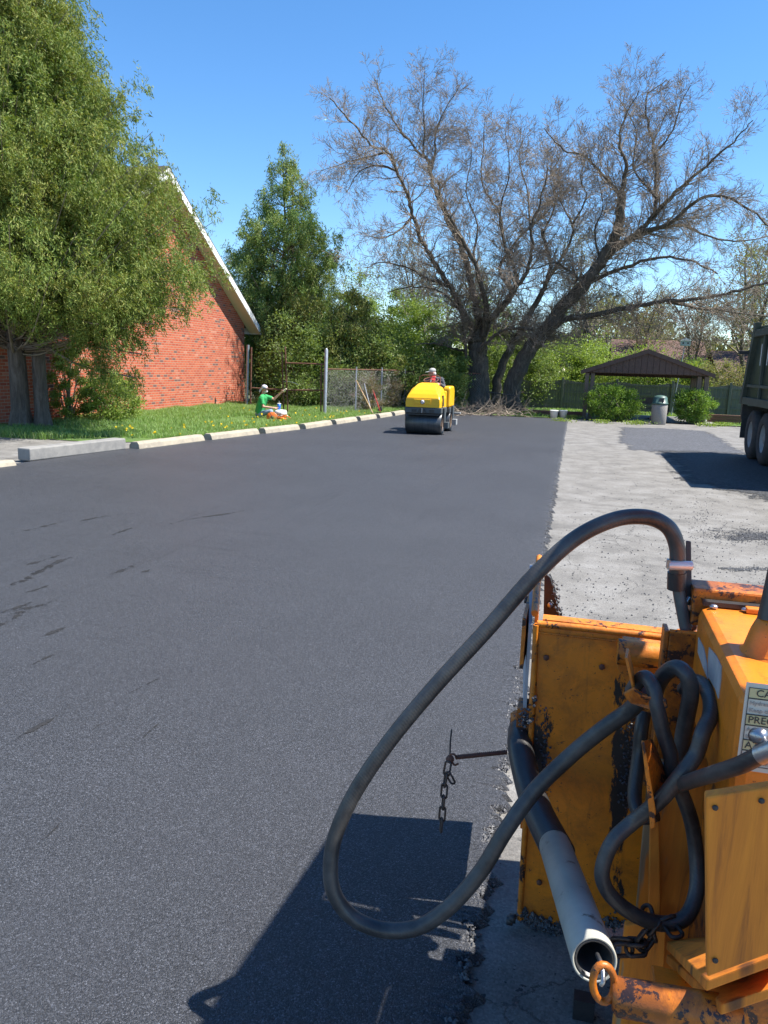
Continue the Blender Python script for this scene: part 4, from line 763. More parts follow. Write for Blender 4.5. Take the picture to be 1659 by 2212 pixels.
def hand(mb, w_, d, side, up, curl=.5, s=1.0):
    """w_ wrist, d hand direction, side = direction thumb leaves, up = palm normal"""
    d = Vector(d).normalized(); side = (Vector(side)-d*Vector(side).dot(d)).normalized(); up = d.cross(side)
    w_ = Vector(w_)
    for k in (-.028, 0, .028): mb.tube([w_, w_+d*.04*s+side*k*.6, w_+d*.09*s+side*k], [.024, .018, .016], 8)
    for i, (k, L) in enumerate(((.034, .072), (.012, .080), (-.011, .074), (-.033, .058))):
        b = w_+d*.092*s+side*k; m1 = b+(d*math.cos(curl)+up*math.sin(curl))*L*.5; m2 = m1+(d*math.cos(curl*2.2)+up*math.sin(curl*2.2))*L*.5
        mb.tube([b-d*.01, b, m1, m2], [.010, .0095, .009, .0075], 7); mb.ell(m2, (.0075,)*3, 8, 6)
    t0 = w_+d*.035*s+side*.026; t1 = t0+(side*.7+d*.7)*.04+up*.01; t2 = t1+(d+side*.2+up*.4).normalized()*.032; mb.tube([t0, t1, t2], [.013, .011, .009], 7); mb.ell(t2, (.009,)*3, 8, 6)
def headmesh(mb, c, f, up, s=1.0):
    """skull, jaw, nose, brow, mouth, ears on centre c looking along f"""
    f = Vector(f).normalized(); up = (Vector(up)-f*Vector(up).dot(f)).normalized(); r = f.cross(up); c = Vector(c)
    Rm = Matrix((r, f, up)).transposed()
    mb.ell(c+up*.025*s, (.074*s, .094*s, .092*s), 18, 12, Rm); mb.ell(c+f*.028*s-up*.045*s, (.056*s, .062*s, .068*s), 14, 10, Rm)
    mb.ell(c+f*.094*s-up*.012*s, (.011*s, .020*s, .017*s), 8, 6, Rm); mb.tube([c+f*.086*s+up*.025*s, c+f*.106*s-up*.014*s], [.007*s, .012*s], 6)
    mb.tube([c+f*.08*s+up*.032*s-r*.04*s, c+f*.093*s+up*.036*s, c+f*.08*s+up*.032*s+r*.04*s], .009*s, 6); mb.ell(c+f*.072*s-up*.088*s, (.026*s, .022*s, .018*s), 10, 6, Rm)
    mb.tube([c+f*.084*s-up*.052*s-r*.018*s, c+f*.093*s-up*.052*s, c+f*.084*s-up*.052*s+r*.018*s], .0065*s, 6)
    for k in (-1, 1): mb.ell(c+r*k*.076*s-up*.01*s-f*.005*s, (.010*s, .018*s, .030*s), 8, 6, Rm)
    return Rm, f, up, r
def human(name, J, f, label, ms, voxel=.0085, sleeve=1.0, s=1.0, shorts=False, up=(0, 0, 1), hands=None):
    """J joints in world space; ms: skin, shirt, trousers, boots"""
    root = empty(name, J['hip'], 0, label, 'person'); b = MB(); V = Vector
    Rm, F_, U_, R_ = headmesh(b, J['head'], f, up, s); nk = V(J['neck'])
    b.tube([V(J['head'])-U_*.04*s-F_*.015, nk, nk-V((0, 0, .06))], [.052*s, .055*s, .07*s], 12)
    for k in 'lr': b.tube([V(J['sh'+k]), (V(J['sh'+k])+V(J['hp'+k]))/2, V(J['hp'+k])], [.075*s, .085*s, .09*s], 12)
    b.tube([nk-V((0, 0, .05)), (V(J['hip'])+nk)/2, V(J['hip'])], [.09*s, .115*s, .115*s], 14); b.tube([J['shl'], nk-V((0, 0, .06)), J['shr']], .06*s, 12)
    for k in 'lr':
        b.tube([J['sh'+k], J['el'+k], J['wr'+k]], [.055*s, .042*s, .027*s], 12); b.ell(J['sh'+k], (.06*s,)*3); b.ell(J['el'+k], (.043*s,)*3)
        b.tube([J['hp'+k], J['kn'+k], J['an'+k]], [.085*s, .06*s, .042*s], 12); b.ell(J['kn'+k], (.062*s,)*3)
        b.tube([V(J['an'+k])-V((0, 0, .0)), J['to'+k]], [.04*s, .032*s], 10)
        h = hands[k]; hand(b, J['wr'+k], h[0], h[1], (0, 0, 1), h[2], s)
    body = b.build('body', ms[0], root, remesh=voxel)
    c = MB()
    for k in 'lr':
        c.tube([J['sh'+k], (V(J['sh'+k])+V(J['hp'+k]))/2, V(J['hp'+k])+V((0, 0, .02))], [.088*s, .10*s, .105*s], 14)
        e = V(J['sh'+k]).lerp(V(J['el'+k]), .75) if sleeve < 1 else None
        if sleeve < 1: c.tube([J['sh'+k], e], [.072*s, .066*s], 12)
        else: c.tube([J['sh'+k], J['el'+k], V(J['el'+k]).lerp(V(J['wr'+k]), .93)], [.072*s, .058*s, .042*s], 12); c.ell(J['el'+k], (.058*s,)*3)
        c.ell(J['sh'+k], (.075*s,)*3)
    c.tube([nk-V((0, 0, .05)), nk-V((0, 0, .12)), (V(J['hip'])+nk)/2, V(J['hip'])+V((0, 0, .03))], [.088*s, .118*s, .135*s, .135*s], 14); c.tube([J['shl'], nk-V((0, 0, .062)), J['shr']], .072*s, 12)
    c.build('shirt' if sleeve < 1 else 'jacket', ms[1], root, remesh=.011)
    t = MB()
    for k in 'lr':
        t.tube([J['hip'], J['hp'+k]], [.125*s, .115*s], 12); kn = V(J['kn'+k])
        if shorts: t.tube([J['hp'+k], kn], [.112*s, .085*s], 12)
        else: t.tube([J['hp'+k], kn, V(J['an'+k])], [.108*s, .078*s, .06*s], 12); t.ell(kn, (.08*s,)*3)
        o = MB(); o.tube([V(J['an'+k])+V((0, 0, .06)), J['an'+k], V(J['an'+k]).lerp(V(J['to'+k]), .5), J['to'+k]], [.05*s, .055*s, .05*s, .04*s], 12); o.ell(J['to'+k], (.045*s, .045*s, .038*s)); o.build('boot', ms[3], root, remesh=.012)
    t.build('trousers' if not shorts else 'shorts', ms[2], root, remesh=.012)
    return root, Rm, F_, U_, R_
# seated man in green (from crop around him)
Z1 = lambda cx, cy, dy=0: on(521.2+cx*.0992, 795.5+cy*.0992, y=22.9+dy)
J = dict(head=Z1(510, 445), neck=Z1(478, 548), hip=Z1(385, 985), shl=Z1(545, 620, .17), shr=Z1(440, 640, -.17), ell=Z1(715, 670, .22), elr=Z1(480, 838, -.22), wrl=Z1(865, 530, .18), wrr=Z1(700, 862, -.10),
         hpl=Z1(400, 1000, .10), hpr=Z1(395, 1000, -.10), knl=Z1(640, 930, .16), knr=Z1(640, 945, -.16), anl=Z1(650, 1180, .2), anr=Z1(590, 1165, -.18), tol=Z1(760, 1190, .2), tor=Z1(700, 1180, -.18))
rt, Rm, f_, u_, r_ = human('person', J, (1, -.12, -.03), 'man in a green T-shirt and white head scarf sitting on the grass, holding out food', (M_skin, M_gshirt, M_jean, M_boot), sleeve=.7,
      hands={'l': ((.75, .1, .55), (0, -.3, .9), .9), 'r': ((.95, .1, -.1), (0, .8, .5), .35)}, s=1.02)
hc = J['head']; c = MB(); c.ell(hc+u_*.042-f_*.010, (.083, .103, .084), 18, 12, Rm); sc = c.build('head_scarf', M_whc, rt, remesh=.008)
MB().tube(spline([hc-f_*.09+u_*.0, hc-f_*.15-u_*.05, hc-f_*.19-u_*.12], 4), [.03, .035, .035, .03, .03, .035, .03, .025, .015], 8).build('scarf_tail', M_whc, sc)
MB().tube([hc+f_*.075-r_*.06+u_*.012, hc+f_*.104+u_*.012-r_*.02, hc+f_*.104+u_*.012+r_*.02, hc+f_*.075+r_*.06+u_*.012, hc-f_*.01+r_*.08+u_*.014], [.012, .017, .017, .012, .005], 8).build('sunglasses', M_black, rt)
c = MB(); c.ell(hc+f_*.075-u_*.085, (.040, .034, .040), 12, 8, Rm); c.ell(hc+f_*.03-u_*.09, (.058, .05, .03), 12, 8, Rm); c.build('beard', M_hair, rt, remesh=.008)
hb_ = Z1(950, 470, .16)
tag(MB().tube([hb_-Vector((.07, 0, .05)), hb_, hb_+Vector((.05, 0, .035))], [.026, .03, .024], 10).build('sandwich', mat('bread_wrap', (.72, .66, .5), (.6, .52, .36), 10, .8)), 'pale wrapped sandwich held out by the man in green', 'sandwich')
# cooler, cup, saw
M_coolr = mat('orange_red_plastic', (.72, .13, .04), (.62, .10, .03), 4, .4); M_sawo = mat('saw_orange', (.75, .17, .03), (.65, .13, .02), 4, .35); M_blue = mat('blue_cup', (.02, .16, .62), (.015, .12, .5), 3, .35)
q = Z1(855, 1040); cz = Z1(855, 905).z
co_ = empty('drink_cooler', (q.x, 22.9, 0), 0, 'orange-red drink cooler with rounded white lid on the grass', 'cooler')
MB().lathe((q.x, 22.9, 0), (0, 0, 1), [(0, 0), (.0, .17), (.03, .185), (cz-.15, .195), (cz-.14, .19), (cz-.14, 0)], 24).build('body', M_coolr, co_)
MB().lathe((q.x, 22.9, 0), (0, 0, 1), [(cz-.145, 0), (cz-.145, .20), (cz-.10, .205), (cz-.06, .20), (cz-.01, .175), (cz, .12), (cz, 0)], 24).build('lid', M_white, co_)
MB().lathe((q.x+.03, 22.9, 0), (0, 0, 1), [(cz-.19, .196), (cz-.19, .205), (cz-.16, .205), (cz-.16, .196)], 24).build('band', M_white, co_)
cq = Z1(822, 900).x; cu_ = empty('drink_cup', (cq, 22.9, cz), 0, 'blue paper drink cup with white lid and straw on the cooler', 'cup')
MB().lathe((cq, 22.9, cz), (0, 0, 1), [(0, 0), (0, .042), (.185, .058), (.185, 0)], 18).build('cup_body', M_blue, cu_); MB().lathe((cq, 22.9, cz), (0, 0, 1), [(.186, 0), (.186, .062), (.20, .062), (.205, .045), (.205, 0)], 18).build('lid', M_white, cu_)
MB().tube([(cq, 22.9, cz+.2), (cq+.005, 22.9, cz+.28)], .005, 6).build('straw', M_white, cu_)
sw = empty('cutoff_saw', Z1(760, 1180, -.4), 0, 'orange cut-off saw with round blade guard standing in the grass before the cooler', 'saw')
gc = Z1(672, 1075, -.45); ax = Vector((.25, -.95, .15)).normalized()
MB().lathe(gc-ax*.03, ax, [(0, .0), (0, .165), (.01, .175), (.05, .175), (.06, .165), (.06, .05), (.06, 0)], 28).build('blade_guard', M_sawo, sw)
MB().lathe(gc+ax*.034+Vector((-.02, 0, -.06)), ax, [(0, 0), (0, .135), (.004, .135), (.004, 0)], 28).build('blade', M_steel, sw)
MB().lathe(gc+ax*.036, ax, [(0, 0), (.0, .05), (.02, .05), (.03, .03), (.03, 0)], 16).build('arbor_cover', M_black, sw)
c = MB(); b0 = Z1(790, 1090, -.35); b1 = Z1(1020, 1150, -.35); c.bar(b0, b1, .18, .13); c.build('motor_body', M_sawo, sw, .03)
MB().tube(spline([Z1(860, 1060, -.35), Z1(960, 1030, -.35), Z1(1070, 1090, -.35), Z1(1085, 1150, -.35), Z1(1030, 1200, -.35)], 5), .02, 8).build('rear_handle', M_sawo, sw)
MB().tube(spline([Z1(840, 1110, -.48), Z1(850, 990, -.48), Z1(850, 985, -.22), Z1(845, 1100, -.22)], 5), .014, 8).build('front_handle', M_black, sw)
MB().tube(spline([Z1(610, 940, -.5), Z1(640, 1000, -.5), Z1(700, 1110, -.5)], 5), .010, 8).build('guard_lever', M_black, sw)
# man in the shelter
S3 = lambda cx, cy, dy=0: on(1234.4+cx*.215, 740.6+cy*.215, y=30.9+dy)
J = dict(head=S3(912, 556), neck=S3(922, 588), hip=S3(945, 700), shl=S3(925, 610, .16), shr=S3(925, 612, -.16), ell=S3(895, 665, .2), elr=S3(893, 668, -.2), wrl=S3(838, 668, .12), wrr=S3(835, 680, -.1),
         hpl=S3(945, 705, .1), hpr=S3(945, 705, -.1), knl=S3(862, 695, .12), knr=S3(868, 700, -.12), anl=S3(775, 768, .15), anr=S3(850, 785, -.12), tol=S3(725, 778, .15), tor=S3(805, 798, -.14))
human('person', J, (-1, -.25, 0), 'man in dark shorts resting on the shaded bench under the shelter roof', (M_skin2, M_drk, M_khaki, M_boot), sleeve=.7, shorts=True, hands={'l': ((-.9, 0, -.2), (0, -.6, .6), .6), 'r': ((-.9, 0, -.2), (0, .6, .6), .6)}, s=.98)
# ------------------------------------------------------------------ roller
RX, RY, RZ = -3.90, 19.75, .035
ro_ = empty('road_roller', (RX, RY, RZ), 0, 'small yellow ride-on tandem roller driving over the fresh asphalt', 'roller')
def rb(x, y, z): return Vector((RX+x, RY+y, RZ+z))
M_drum = mat('drum_steel', (.065, .07, .075), (.10, .105, .11), 2, .38, .6, bump=.15, vec=(18, 1, 1), c3=(.04, .04, .045)); M_dust = mat('dusty_disc', (.40, .28, .20), (.33, .23, .17), 8, .8)
for y, x0, x1 in ((0, -.48, .46), (1.32, -.48, .46)):
    d_ = MB().lathe(rb(x0, y, .285), (1, 0, 0), [(.02, .22), (0, .25), (0, .278), (.006, .285), (x1-x0-.006, .285), (x1-x0, .278), (x1-x0, .25), (x1-x0-.02, .22)], 48).build('drum', M_drum, ro_)
    MB().lathe(rb(x0, y, .285), (1, 0, 0), [(.021, .0), (.021, .25)], 32).build('drum_end', M_dust, d_); MB().lathe(rb(x0, y, .285), (1, 0, 0), [(x1-x0-.021, .25), (x1-x0-.021, .0)], 32).build('drum_end', M_dust, d_)
    MB().box(rb(-.46, y-.33, .50), rb(.44, y-.27, .535)).build('scraper', M_black, ro_)
c = MB(); c.box(rb(-.48, -.36, .55), rb(.47, -.24, .69)); c.box(rb(-.48, -.24, .55), rb(-.40, .5, .69)); c.box(rb(.40, -.24, .55), rb(.47, .5, .69)); c.build('front_frame', M_dgrey, ro_, .015)
for x0 in (-.30, .16): MB().box(rb(x0, -.375, .58), rb(x0+.13, -.362, .65)).build('headlight', M_black, ro_, .005)
MB().prism([rb(-.15, -.37, .56), rb(.10, -.37, .56), rb(.05, -.37, .66), rb(-.10, -.37, .66)], (0, -.012, 0)).build('tow_recess', M_black, ro_); MB().box(rb(-.035, -.41, .56), rb(-.015, -.383, .68)).build('tow_hook', M_lgrey, ro_)
for y in (0, 1.32):
    for x in (-.53, .475): MB().prism([rb(x, y-.12, .69), rb(x, y+.16, .69), rb(x, y+.07, .2), rb(x, y-.06, .2)], (.04, 0, 0)).build('drum_yoke', M_dgrey, ro_, .008)
    MB().box(rb(.50, y-.12, .17), rb(.62, y+.10, .33)).build('side_step', M_dgrey if y == 0 else M_lgrey, ro_, .01)
# hood: lofted sections  (y, half width low, half width shoulder, shoulder z, half width top, top z)
secs = [(-.35, .435, .43, .86, .41, .90), (-.345, .44, .435, .90, .405, .935), (-.28, .445, .43, .95, .37, 1.03), (-.16, .45, .42, 1.02, .31, 1.14), (0, .45, .41, 1.08, .265, 1.23), (.2, .45, .40, 1.12, .235, 1.29), (.45, .44, .39, 1.13, .215, 1.31), (.55, .44, .38, 1.12, .20, 1.30)]
vs = []
for (y, a, b_, zb, c_, zc) in secs:
    half = [(a, .70), (a+.004, (.70+zb)/2), (b_, zb), (b_-.035, zb+(zc-zb)*.36), (c_+(b_-c_)*.38, zb+(zc-zb)*.56), (c_+.012, zb+(zc-zb)*.92), (c_-.02, zc)]
    ring = half+[(-x, z) for x, z in reversed(half)]; vs += [rb(x-.02, y, z) for x, z in ring]
n = 14; c = MB(); c.add(vs, [(i*n+j, i*n+(j+1) % n, (i+1)*n+(j+1) % n, (i+1)*n+j) for i in range(len(secs)-1) for j in range(n)], False); c.add(vs[:n], [tuple(range(n))]); c.add(vs[-n:], [tuple(range(n))])
hood = c.build('hood', M_yellow, ro_, .025)
for md in hood.modifiers: md.segments = 3; md.angle_limit = .12
hood.data.polygons.foreach_set('use_smooth', [True]*len(hood.data.polygons)); md = hood.modifiers.new('w', 'WEIGHTED_NORMAL')
MB().prism([rb(-.25, -.352, .90), rb(.20, -.352, .90), rb(.17, -.352, .775), rb(-.23, -.352, .775)], (0, -.018, 0)).build('grille_panel', M_yellow, hood, .008)
em = MB().lathe(rb(-.02, -.371, .835), (0, -1, 0), [(0, 0), (0, .058), (.004, .058), (.004, 0)], 28).build('emblem', mat('emblem_grey', (.10, .09, .10), None, 5, .4), ro_)
MB().lathe(rb(-.02, -.3755, .835), (0, -1, 0), [(0, 0), (0, .047), (.002, .047), (.002, 0)], 28).build('emblem_disc', M_white, em); text('emblem_letter', 'W', .085, rb(-.02, -.3785, .805), mat('emblem_red', (.30, .03, .05), None, 5, .5), em, 'CENTER', 1.0)
MB().prism([rb(.425, -.05, .73), rb(.425, .12, .73), rb(.40, .16, 1.0), rb(.415, -.02, 1.0)], (.03, 0, 0)).build('side_vent', M_black, ro_)
c = MB(); c.box(rb(-.40, .56, .45), rb(.36, 1.0, .78)); c.build('floor_plate', M_lgrey, ro_, .02)
MB().box(rb(.26, .60, .50), rb(.40, .80, 1.10)).build('side_panel', M_yellow, ro_, .03)
c = MB(); c.prism([rb(-.46, .95, .66), rb(-.46, 1.72, .66), rb(-.46, 1.72, 1.10), rb(-.46, 1.60, 1.22), rb(-.46, 1.0, 1.22), rb(-.46, .95, 1.15)], (.16, 0, 0)); c.prism([rb(.26, .95, .66), rb(.26, 1.72, .66), rb(.26, 1.72, 1.10), rb(.26, 1.60, 1.22), rb(.26, 1.0, 1.22), rb(.26, .95, 1.15)], (.20, 0, 0)); c.box(rb(-.31, 1.35, .66), rb(.27, 1.7, 1.12)); c.build('rear_body', M_yellow, ro_, .04)
text('side_mark', 'RD', .10, rb(.4635, 1.10, .92), M_redp, ro_, 'LEFT', 1, .0005, (1, 0)) if False else MB().prism([rb(.262, .948, .98), rb(.34, .948, 1.0), rb(.37, .948, 1.10), rb(.31, .948, 1.09)], (0, -.003, 0)).build('side_mark', M_redp, ro_)
MB().box(rb(-.46, 1.0, .50), rb(.47, 1.74, .65)).build('rear_frame', M_dgrey, ro_, .02); MB().box(rb(.44, 1.55, .46), rb(.66, 1.75, .50)).build('rear_step', M_lgrey, ro_)
st = MB(); st.box(rb(-.26, .98, .92), rb(.22, 1.34, 1.0)); st.build('seat', M_black, ro_, .03)
MB().tube(spline([rb(-.02, .5, 1.25), rb(-.02, .62, 1.36)], 3), .03, 8).build('steering_column', M_black, ro_)
wc = rb(-.02, .64, 1.375); wn = Vector((0, -.35, 1)).normalized(); wx_ = Vector((1, 0, 0)); wy_ = wn.cross(wx_)
st_ = MB().tube([wc+(wx_*math.cos(a)+wy_*math.sin(a))*.19 for a in [i*6.28319/28 for i in range(28)]], .013, 8, closed=True); [st_.tube([wc, wc+(wx_*math.cos(a)+wy_*math.sin(a))*.185], .011, 6) for a in (1.57, 3.6, 5.8)]; st_.build('steering_wheel', M_rust, ro_)
MB().tube([rb(-.29, .42, 1.15), rb(-.29, .44, 1.46), rb(-.20, .44, 1.50), rb(.20, .44, 1.50), rb(.27, .44, 1.46), rb(.27, .42, 1.15)], .014, 8).build('handrail', M_rust, ro_)
# driver
D8 = lambda cx, cy, dy=0: on(822.9+cx*.1323, 757.1+cy*.1323, y=20.85+dy)
J = dict(head=D8(838, 365, -.02), neck=D8(868, 432), hip=D8(872, 745, .12), shl=D8(985, 480), shr=D8(770, 490), ell=D8(1030, 600, -.05), elr=D8(745, 610, -.08), wrl=D8(962, 545, -.32), wrr=D8(790, 560, -.32),
         hpl=D8(930, 745, .08), hpr=D8(810, 745, .08), knl=D8(940, 760, -.42), knr=D8(760, 760, -.42), anl=rb(.12, .62, .86), anr=rb(-.2, .62, .86), tol=rb(.12, .50, .84), tor=rb(-.2, .50, .84))
rt, Rm, f_, u_, r_ = human('person', J, (-.9, -.42, -.18), 'driver in grey jacket, red shirt and pale cap riding the yellow roller', (M_skin2, M_jack, M_jean, M_boot), hands={'l': ((-.3, -.9, -.1), (-.6, 0, .6), 1.1), 'r': ((.3, -.9, -.1), (.6, 0, .6), 1.1)}, s=1.04)
hc = J['head']; M_cap = mat('pale_cap', (.40, .40, .37), (.32, .32, .30), 10, .85)
c = MB(); c.ell(hc+u_*.055-f_*.008, (.083, .103, .075), 18, 12, Rm); cp = c.build('cap', M_cap, rt, remesh=.008)
MB().ell(hc+f_*.118+u_*.045, (.066, .075, .010), 16, 8, Rm).build('cap_brim', M_cap, cp)
for v_ in bpy.data.objects[-1:] if False else []: pass
c = MB(); c.ell(hc-f_*.045-u_*.03, (.078, .06, .06), 14, 10, Rm); c.build('hair', M_hair, rt, remesh=.009)
c = MB(); nk = J['neck']; c.tube([nk+Vector((-.01, -.03, .02)), nk+Vector((-.03, -.09, -.10)), nk+Vector((-.03, -.13, -.32))], [.065, .085, .08], 14); c.build('shirt', M_red, rt, remesh=.01)
# ------------------------------------------------------------------ dump truck
M_tr = mat('dark_green_truck_paint', (.028, .042, .032), (.045, .06, .045), 4, .35, bump=.1); M_trs = mat('dusty_truck_paint', (.07, .085, .065), (.05, .06, .045), 3, .6); M_tyre = mat('tyre_rubber', (.035, .035, .036), (.06, .058, .055), 12, .85, bump=.4)
tk = empty('dump_truck', (4.75, 16, 0), 0, 'dark green dump truck parked at the right with its tail away from the camera', 'truck'); X0, X1 = 3.55, 5.95
MB().prism([(X0, 13.1, 1.18), (X0, 18.95, 1.18), (X0, 18.3, 2.80), (X0, 13.1, 2.80)], (X1-X0, 0, 0)).build('dump_bed', M_tr, tk, .02)
rbm = MB()
for y in (13.4, 14.4, 15.4, 16.4, 17.3): rbm.box((X0-.06, y, 1.22), (X0-.002, y+.09, 2.6))
rbm.box((X0-.085, 13.1, 1.15), (X0-.003, 18.9, 1.30)); rbm.box((X0-.055, 13.1, 1.52), (X0-.004, 18.75, 1.58)); rbm.box((X0-.09, 13.1, 2.58), (X0-.003, 18.35, 2.72)); rbm.build('bed_ribs', M_trs, tk, .006)
MB().prism([(X0-.10, 18.8, 1.14), (X0-.10, 18.98, 1.14), (X0-.10, 18.33, 2.88), (X0-.10, 18.12, 2.88)], (.12, 0, 0)).build('rear_post', M_trs, tk, .008)
MB().box((X0-.30, 18.5, 2.22), (X0+.02, 18.62, 2.30)).build('tarp_arm', M_black, tk, .01)
MB().box((X0-.02, 18.9, .38), (X0+.60, 18.93, 1.10)).build('mud_flap', M_tyre, tk); MB().prism([(X0-.03, 18.9, 1.16), (X0-.03, 19.05, 1.15), (X0-.03, 19.1, .95), (X0-.03, 18.95, .8)], (.1, 0, 0)).build('bumper_end', M_black, tk)
lt = MB(); [lt.box((X0-.008, y, 1.98), (X0-.002, y+.05, 2.42)) for y in (17.72, 17.52)]; lt.box((X0-.008, 17.1, 1.98), (X0-.002, 17.15, 2.42)); lt.box((X0-.008, 16.9, 2.37), (X0-.002, 17.09, 2.42)); lt.build('lettering', M_white, tk)
MB().box((X0+.75, 9.5, .75), (X1-.75, 18.7, 1.05)).build('chassis', M_black, tk)
for y in (18.05, 16.85, 10.9):
    for x, s_ in ((X0+.0, 1), (X1, -1)):
        wh = MB().lathe((x, y, .52), (s_, 0, 0), [(.02, .28), (0, .31), (.0, .44), (.04, .52), (.24, .52), (.28, .44), (.28, .30)], 36).build('wheel', M_tyre, tk); MB().lathe((x, y, .52), (s_, 0, 0), [(.03, .30), (.03, .27), (.13, .24), (.14, .12), (.06, .10), (.06, 0)], 30).build('rim', M_lgrey, wh)
        if y > 12: MB().lathe((x+s_*.32, y, .52), (s_, 0, 0), [(0, .0), (0, .44), (.04, .52), (.24, .52), (.28, .44), (.28, 0)], 30).build('wheel', M_tyre, tk)
MB().prism([(X0+.6, 9.6, .9), (X0+.6, 12.6, .9), (X0+.6, 12.6, 2.1), (X0+.6, 10.4, 2.1), (X0+.6, 9.6, 1.6)], (1.7, 0, 0)).build('cab', M_tr, tk, .05)
#==PART3==
# ------------------------------------------------------------------ the orange paver in the foreground
pvr = empty('asphalt_paver', (.4, 2.0, 0), 0, 'orange asphalt paver with worn paint and looped black hydraulic hoses at the right', 'paver')
c1 = lambda cx, cy, d: on(1097.2+cx*.3386, 1097.2+cy*.3386, d=d)
c2 = lambda cx, cy, d: on(1042.3+cx*.3717, 1590.9+cy*.3717, d=d)
YP = 2.22
M_pan = orange('smeared_orange_panel', tar=((-.49, -.41, .36, .72), (-.240, -.165, .18, .86)), wear=.60, base=(.84, .25, .012))
pp = lambda px, py, y=YP: on(px, py, y=y)
MB().prism([pp(1152, 1350), pp(1345, 1372), pp(1345, 1430), pp(1440, 1440), pp(1440, 1985), pp(1345, 1998), pp(1225, 2012), pp(1119, 1988)], (0, .03, 0)).build('rear_panel', M_pan, pvr, .006)
MB().tube([pp(1160, 1347, YP+.004), pp(1280, 1359, YP+.004), pp(1440, 1378, YP+.004)], .011, 8).build('panel_rim', M_oredge, pvr)
MB().prism([pp(1172, 1343, YP+.02), pp(1440, 1374, YP+.02), pp(1440, 1374, YP+.02)+Vector((0, .05, 0)), pp(1172, 1343, YP+.02)+Vector((0, .05, 0))], (0, 0, .008)).build('panel_flange', M_oredge, pvr)
MB().tube([pp(1158, 1350, YP-.004), pp(1150, 1540, YP-.004), pp(1143, 1650, YP-.004), pp(1122, 1985, YP-.004)], .009, 8).build('panel_edge', M_oredge, pvr)
SP = lambda y, z: (-.088-.035*(y-2.24), y, z)
MB().prism([SP(2.255, .32), SP(2.72, .34), SP(2.70, 1.09), SP(2.255, 1.03)], (.012, 0, 0)).build('side_plate', M_orange, pvr, .003)
MB().tube([SP(2.25, 1.035), SP(2.70, 1.10)], .011, 8).build('side_rail', M_oredge, pvr)
MB().prism([(-.094, 2.25, .70), (-.125, 2.70, .70), (-.125, 2.70, 1.07), (-.094, 2.25, 1.0)], (-.010, 0, 0)).build('side_skin', mat('grey_primer', (.40, .43, .46), (.33, .36, .39), 6, .6), pvr)
MB().box((-.123, 2.24, .86), (-.112, 2.55, 1.02)).build('side_strip', M_oredge, pvr); MB().lathe((-.123, 2.5, 1.0), (-1, 0, 0), [(0, 0), (0, .014), (.012, .014), (.012, 0)], 6).build('bolt', M_black, pvr)
MB().prism([on(1176, 1236, y=2.66), on(1190, 1248, y=2.66), on(1212, 1342, y=2.66), on(1206, 1420, y=2.66), on(1172, 1420, y=2.66)], (0, .02, 0)).build('black_gusset', M_black, pvr, .003)
rg = MB(); R = random.Random(3); a_ = [on(1188+R.uniform(-1, 5)+i*3.2, 1240+i*12, y=2.68) for i in range(10)]; b_ = [on(1180+i*3, 1250+i*12, y=2.68) for i in range(9, -1, -1)]; rg.prism(a_+b_, (0, .012, 0)); rg.build('torn_rubber', M_tyre, pvr)
MB().lathe(on(1188, 1306, y=2.655), (0, -1, 0), [(0, 0), (0, .011), (.010, .010), (.010, 0)], 6).build('bolt', M_steel, pvr)
for p_ in ((1114, 1985), (1108, 1990)): MB().lathe(pp(*p_, YP-.02), (-1, 0, 0), [(0, 0), (0, .014), (.02, .014), (.02, 0)], 6).build('bolt', M_black, pvr)
# pivot tube, hinge post
a_, b_ = on(1334, 1407, y=2.10), on(1432, 1419, y=2.10)
MB().tube([a_, b_], .036, 24).build('pivot_tube', M_oredge, pvr); MB().tube([b_, b_+(b_-a_)*.22+Vector((0, 0, .01))], .021, 12).build('pivot_bolt', M_black, pvr)
MB().prism([on(1332, 1440, y=2.14), on(1345, 1380, y=2.14), on(1436, 1392, y=2.14), on(1440, 1500, y=2.14), on(1375, 1520, y=2.14)], (0, .03, 0)).build('pivot_lug', M_oredge, pvr, .004)
pq = [on(1444, 1363, y=1.93), on(1500, 1366, y=1.93), on(1520, 1330, y=1.93)]
hp_ = MB(); x0, x1 = on(1443, 1400, y=1.93).x, on(1505, 1400, y=1.93).x; zt = on(1460, 1366, y=1.93).z
hp_.box((x0, 1.93, .78), (x1+.06, 1.942, zt)); hp_.box((x0-.012, 1.93, .78), (x0, 1.99, zt+.002)); hp_.box((x1+.06, 1.93, .78), (x1+.075, 1.99, zt)); hp_.build('hinge_post', M_orange_w, pvr, .003)
MB().tube([(x0, 1.935, zt), (x1+.0, 1.935, zt)], .006, 6).build('post_edge', M_oredge, pvr)
MB().prism([on(1352, 1444, y=2.185), on(1428, 1450, y=2.185), on(1430, 1520, y=2.185), on(1362, 1515, y=2.185)], (0, .02, 0)).build('recess_shade_plate', M_black, pvr)  # flat black plate standing in for the shade inside a recess
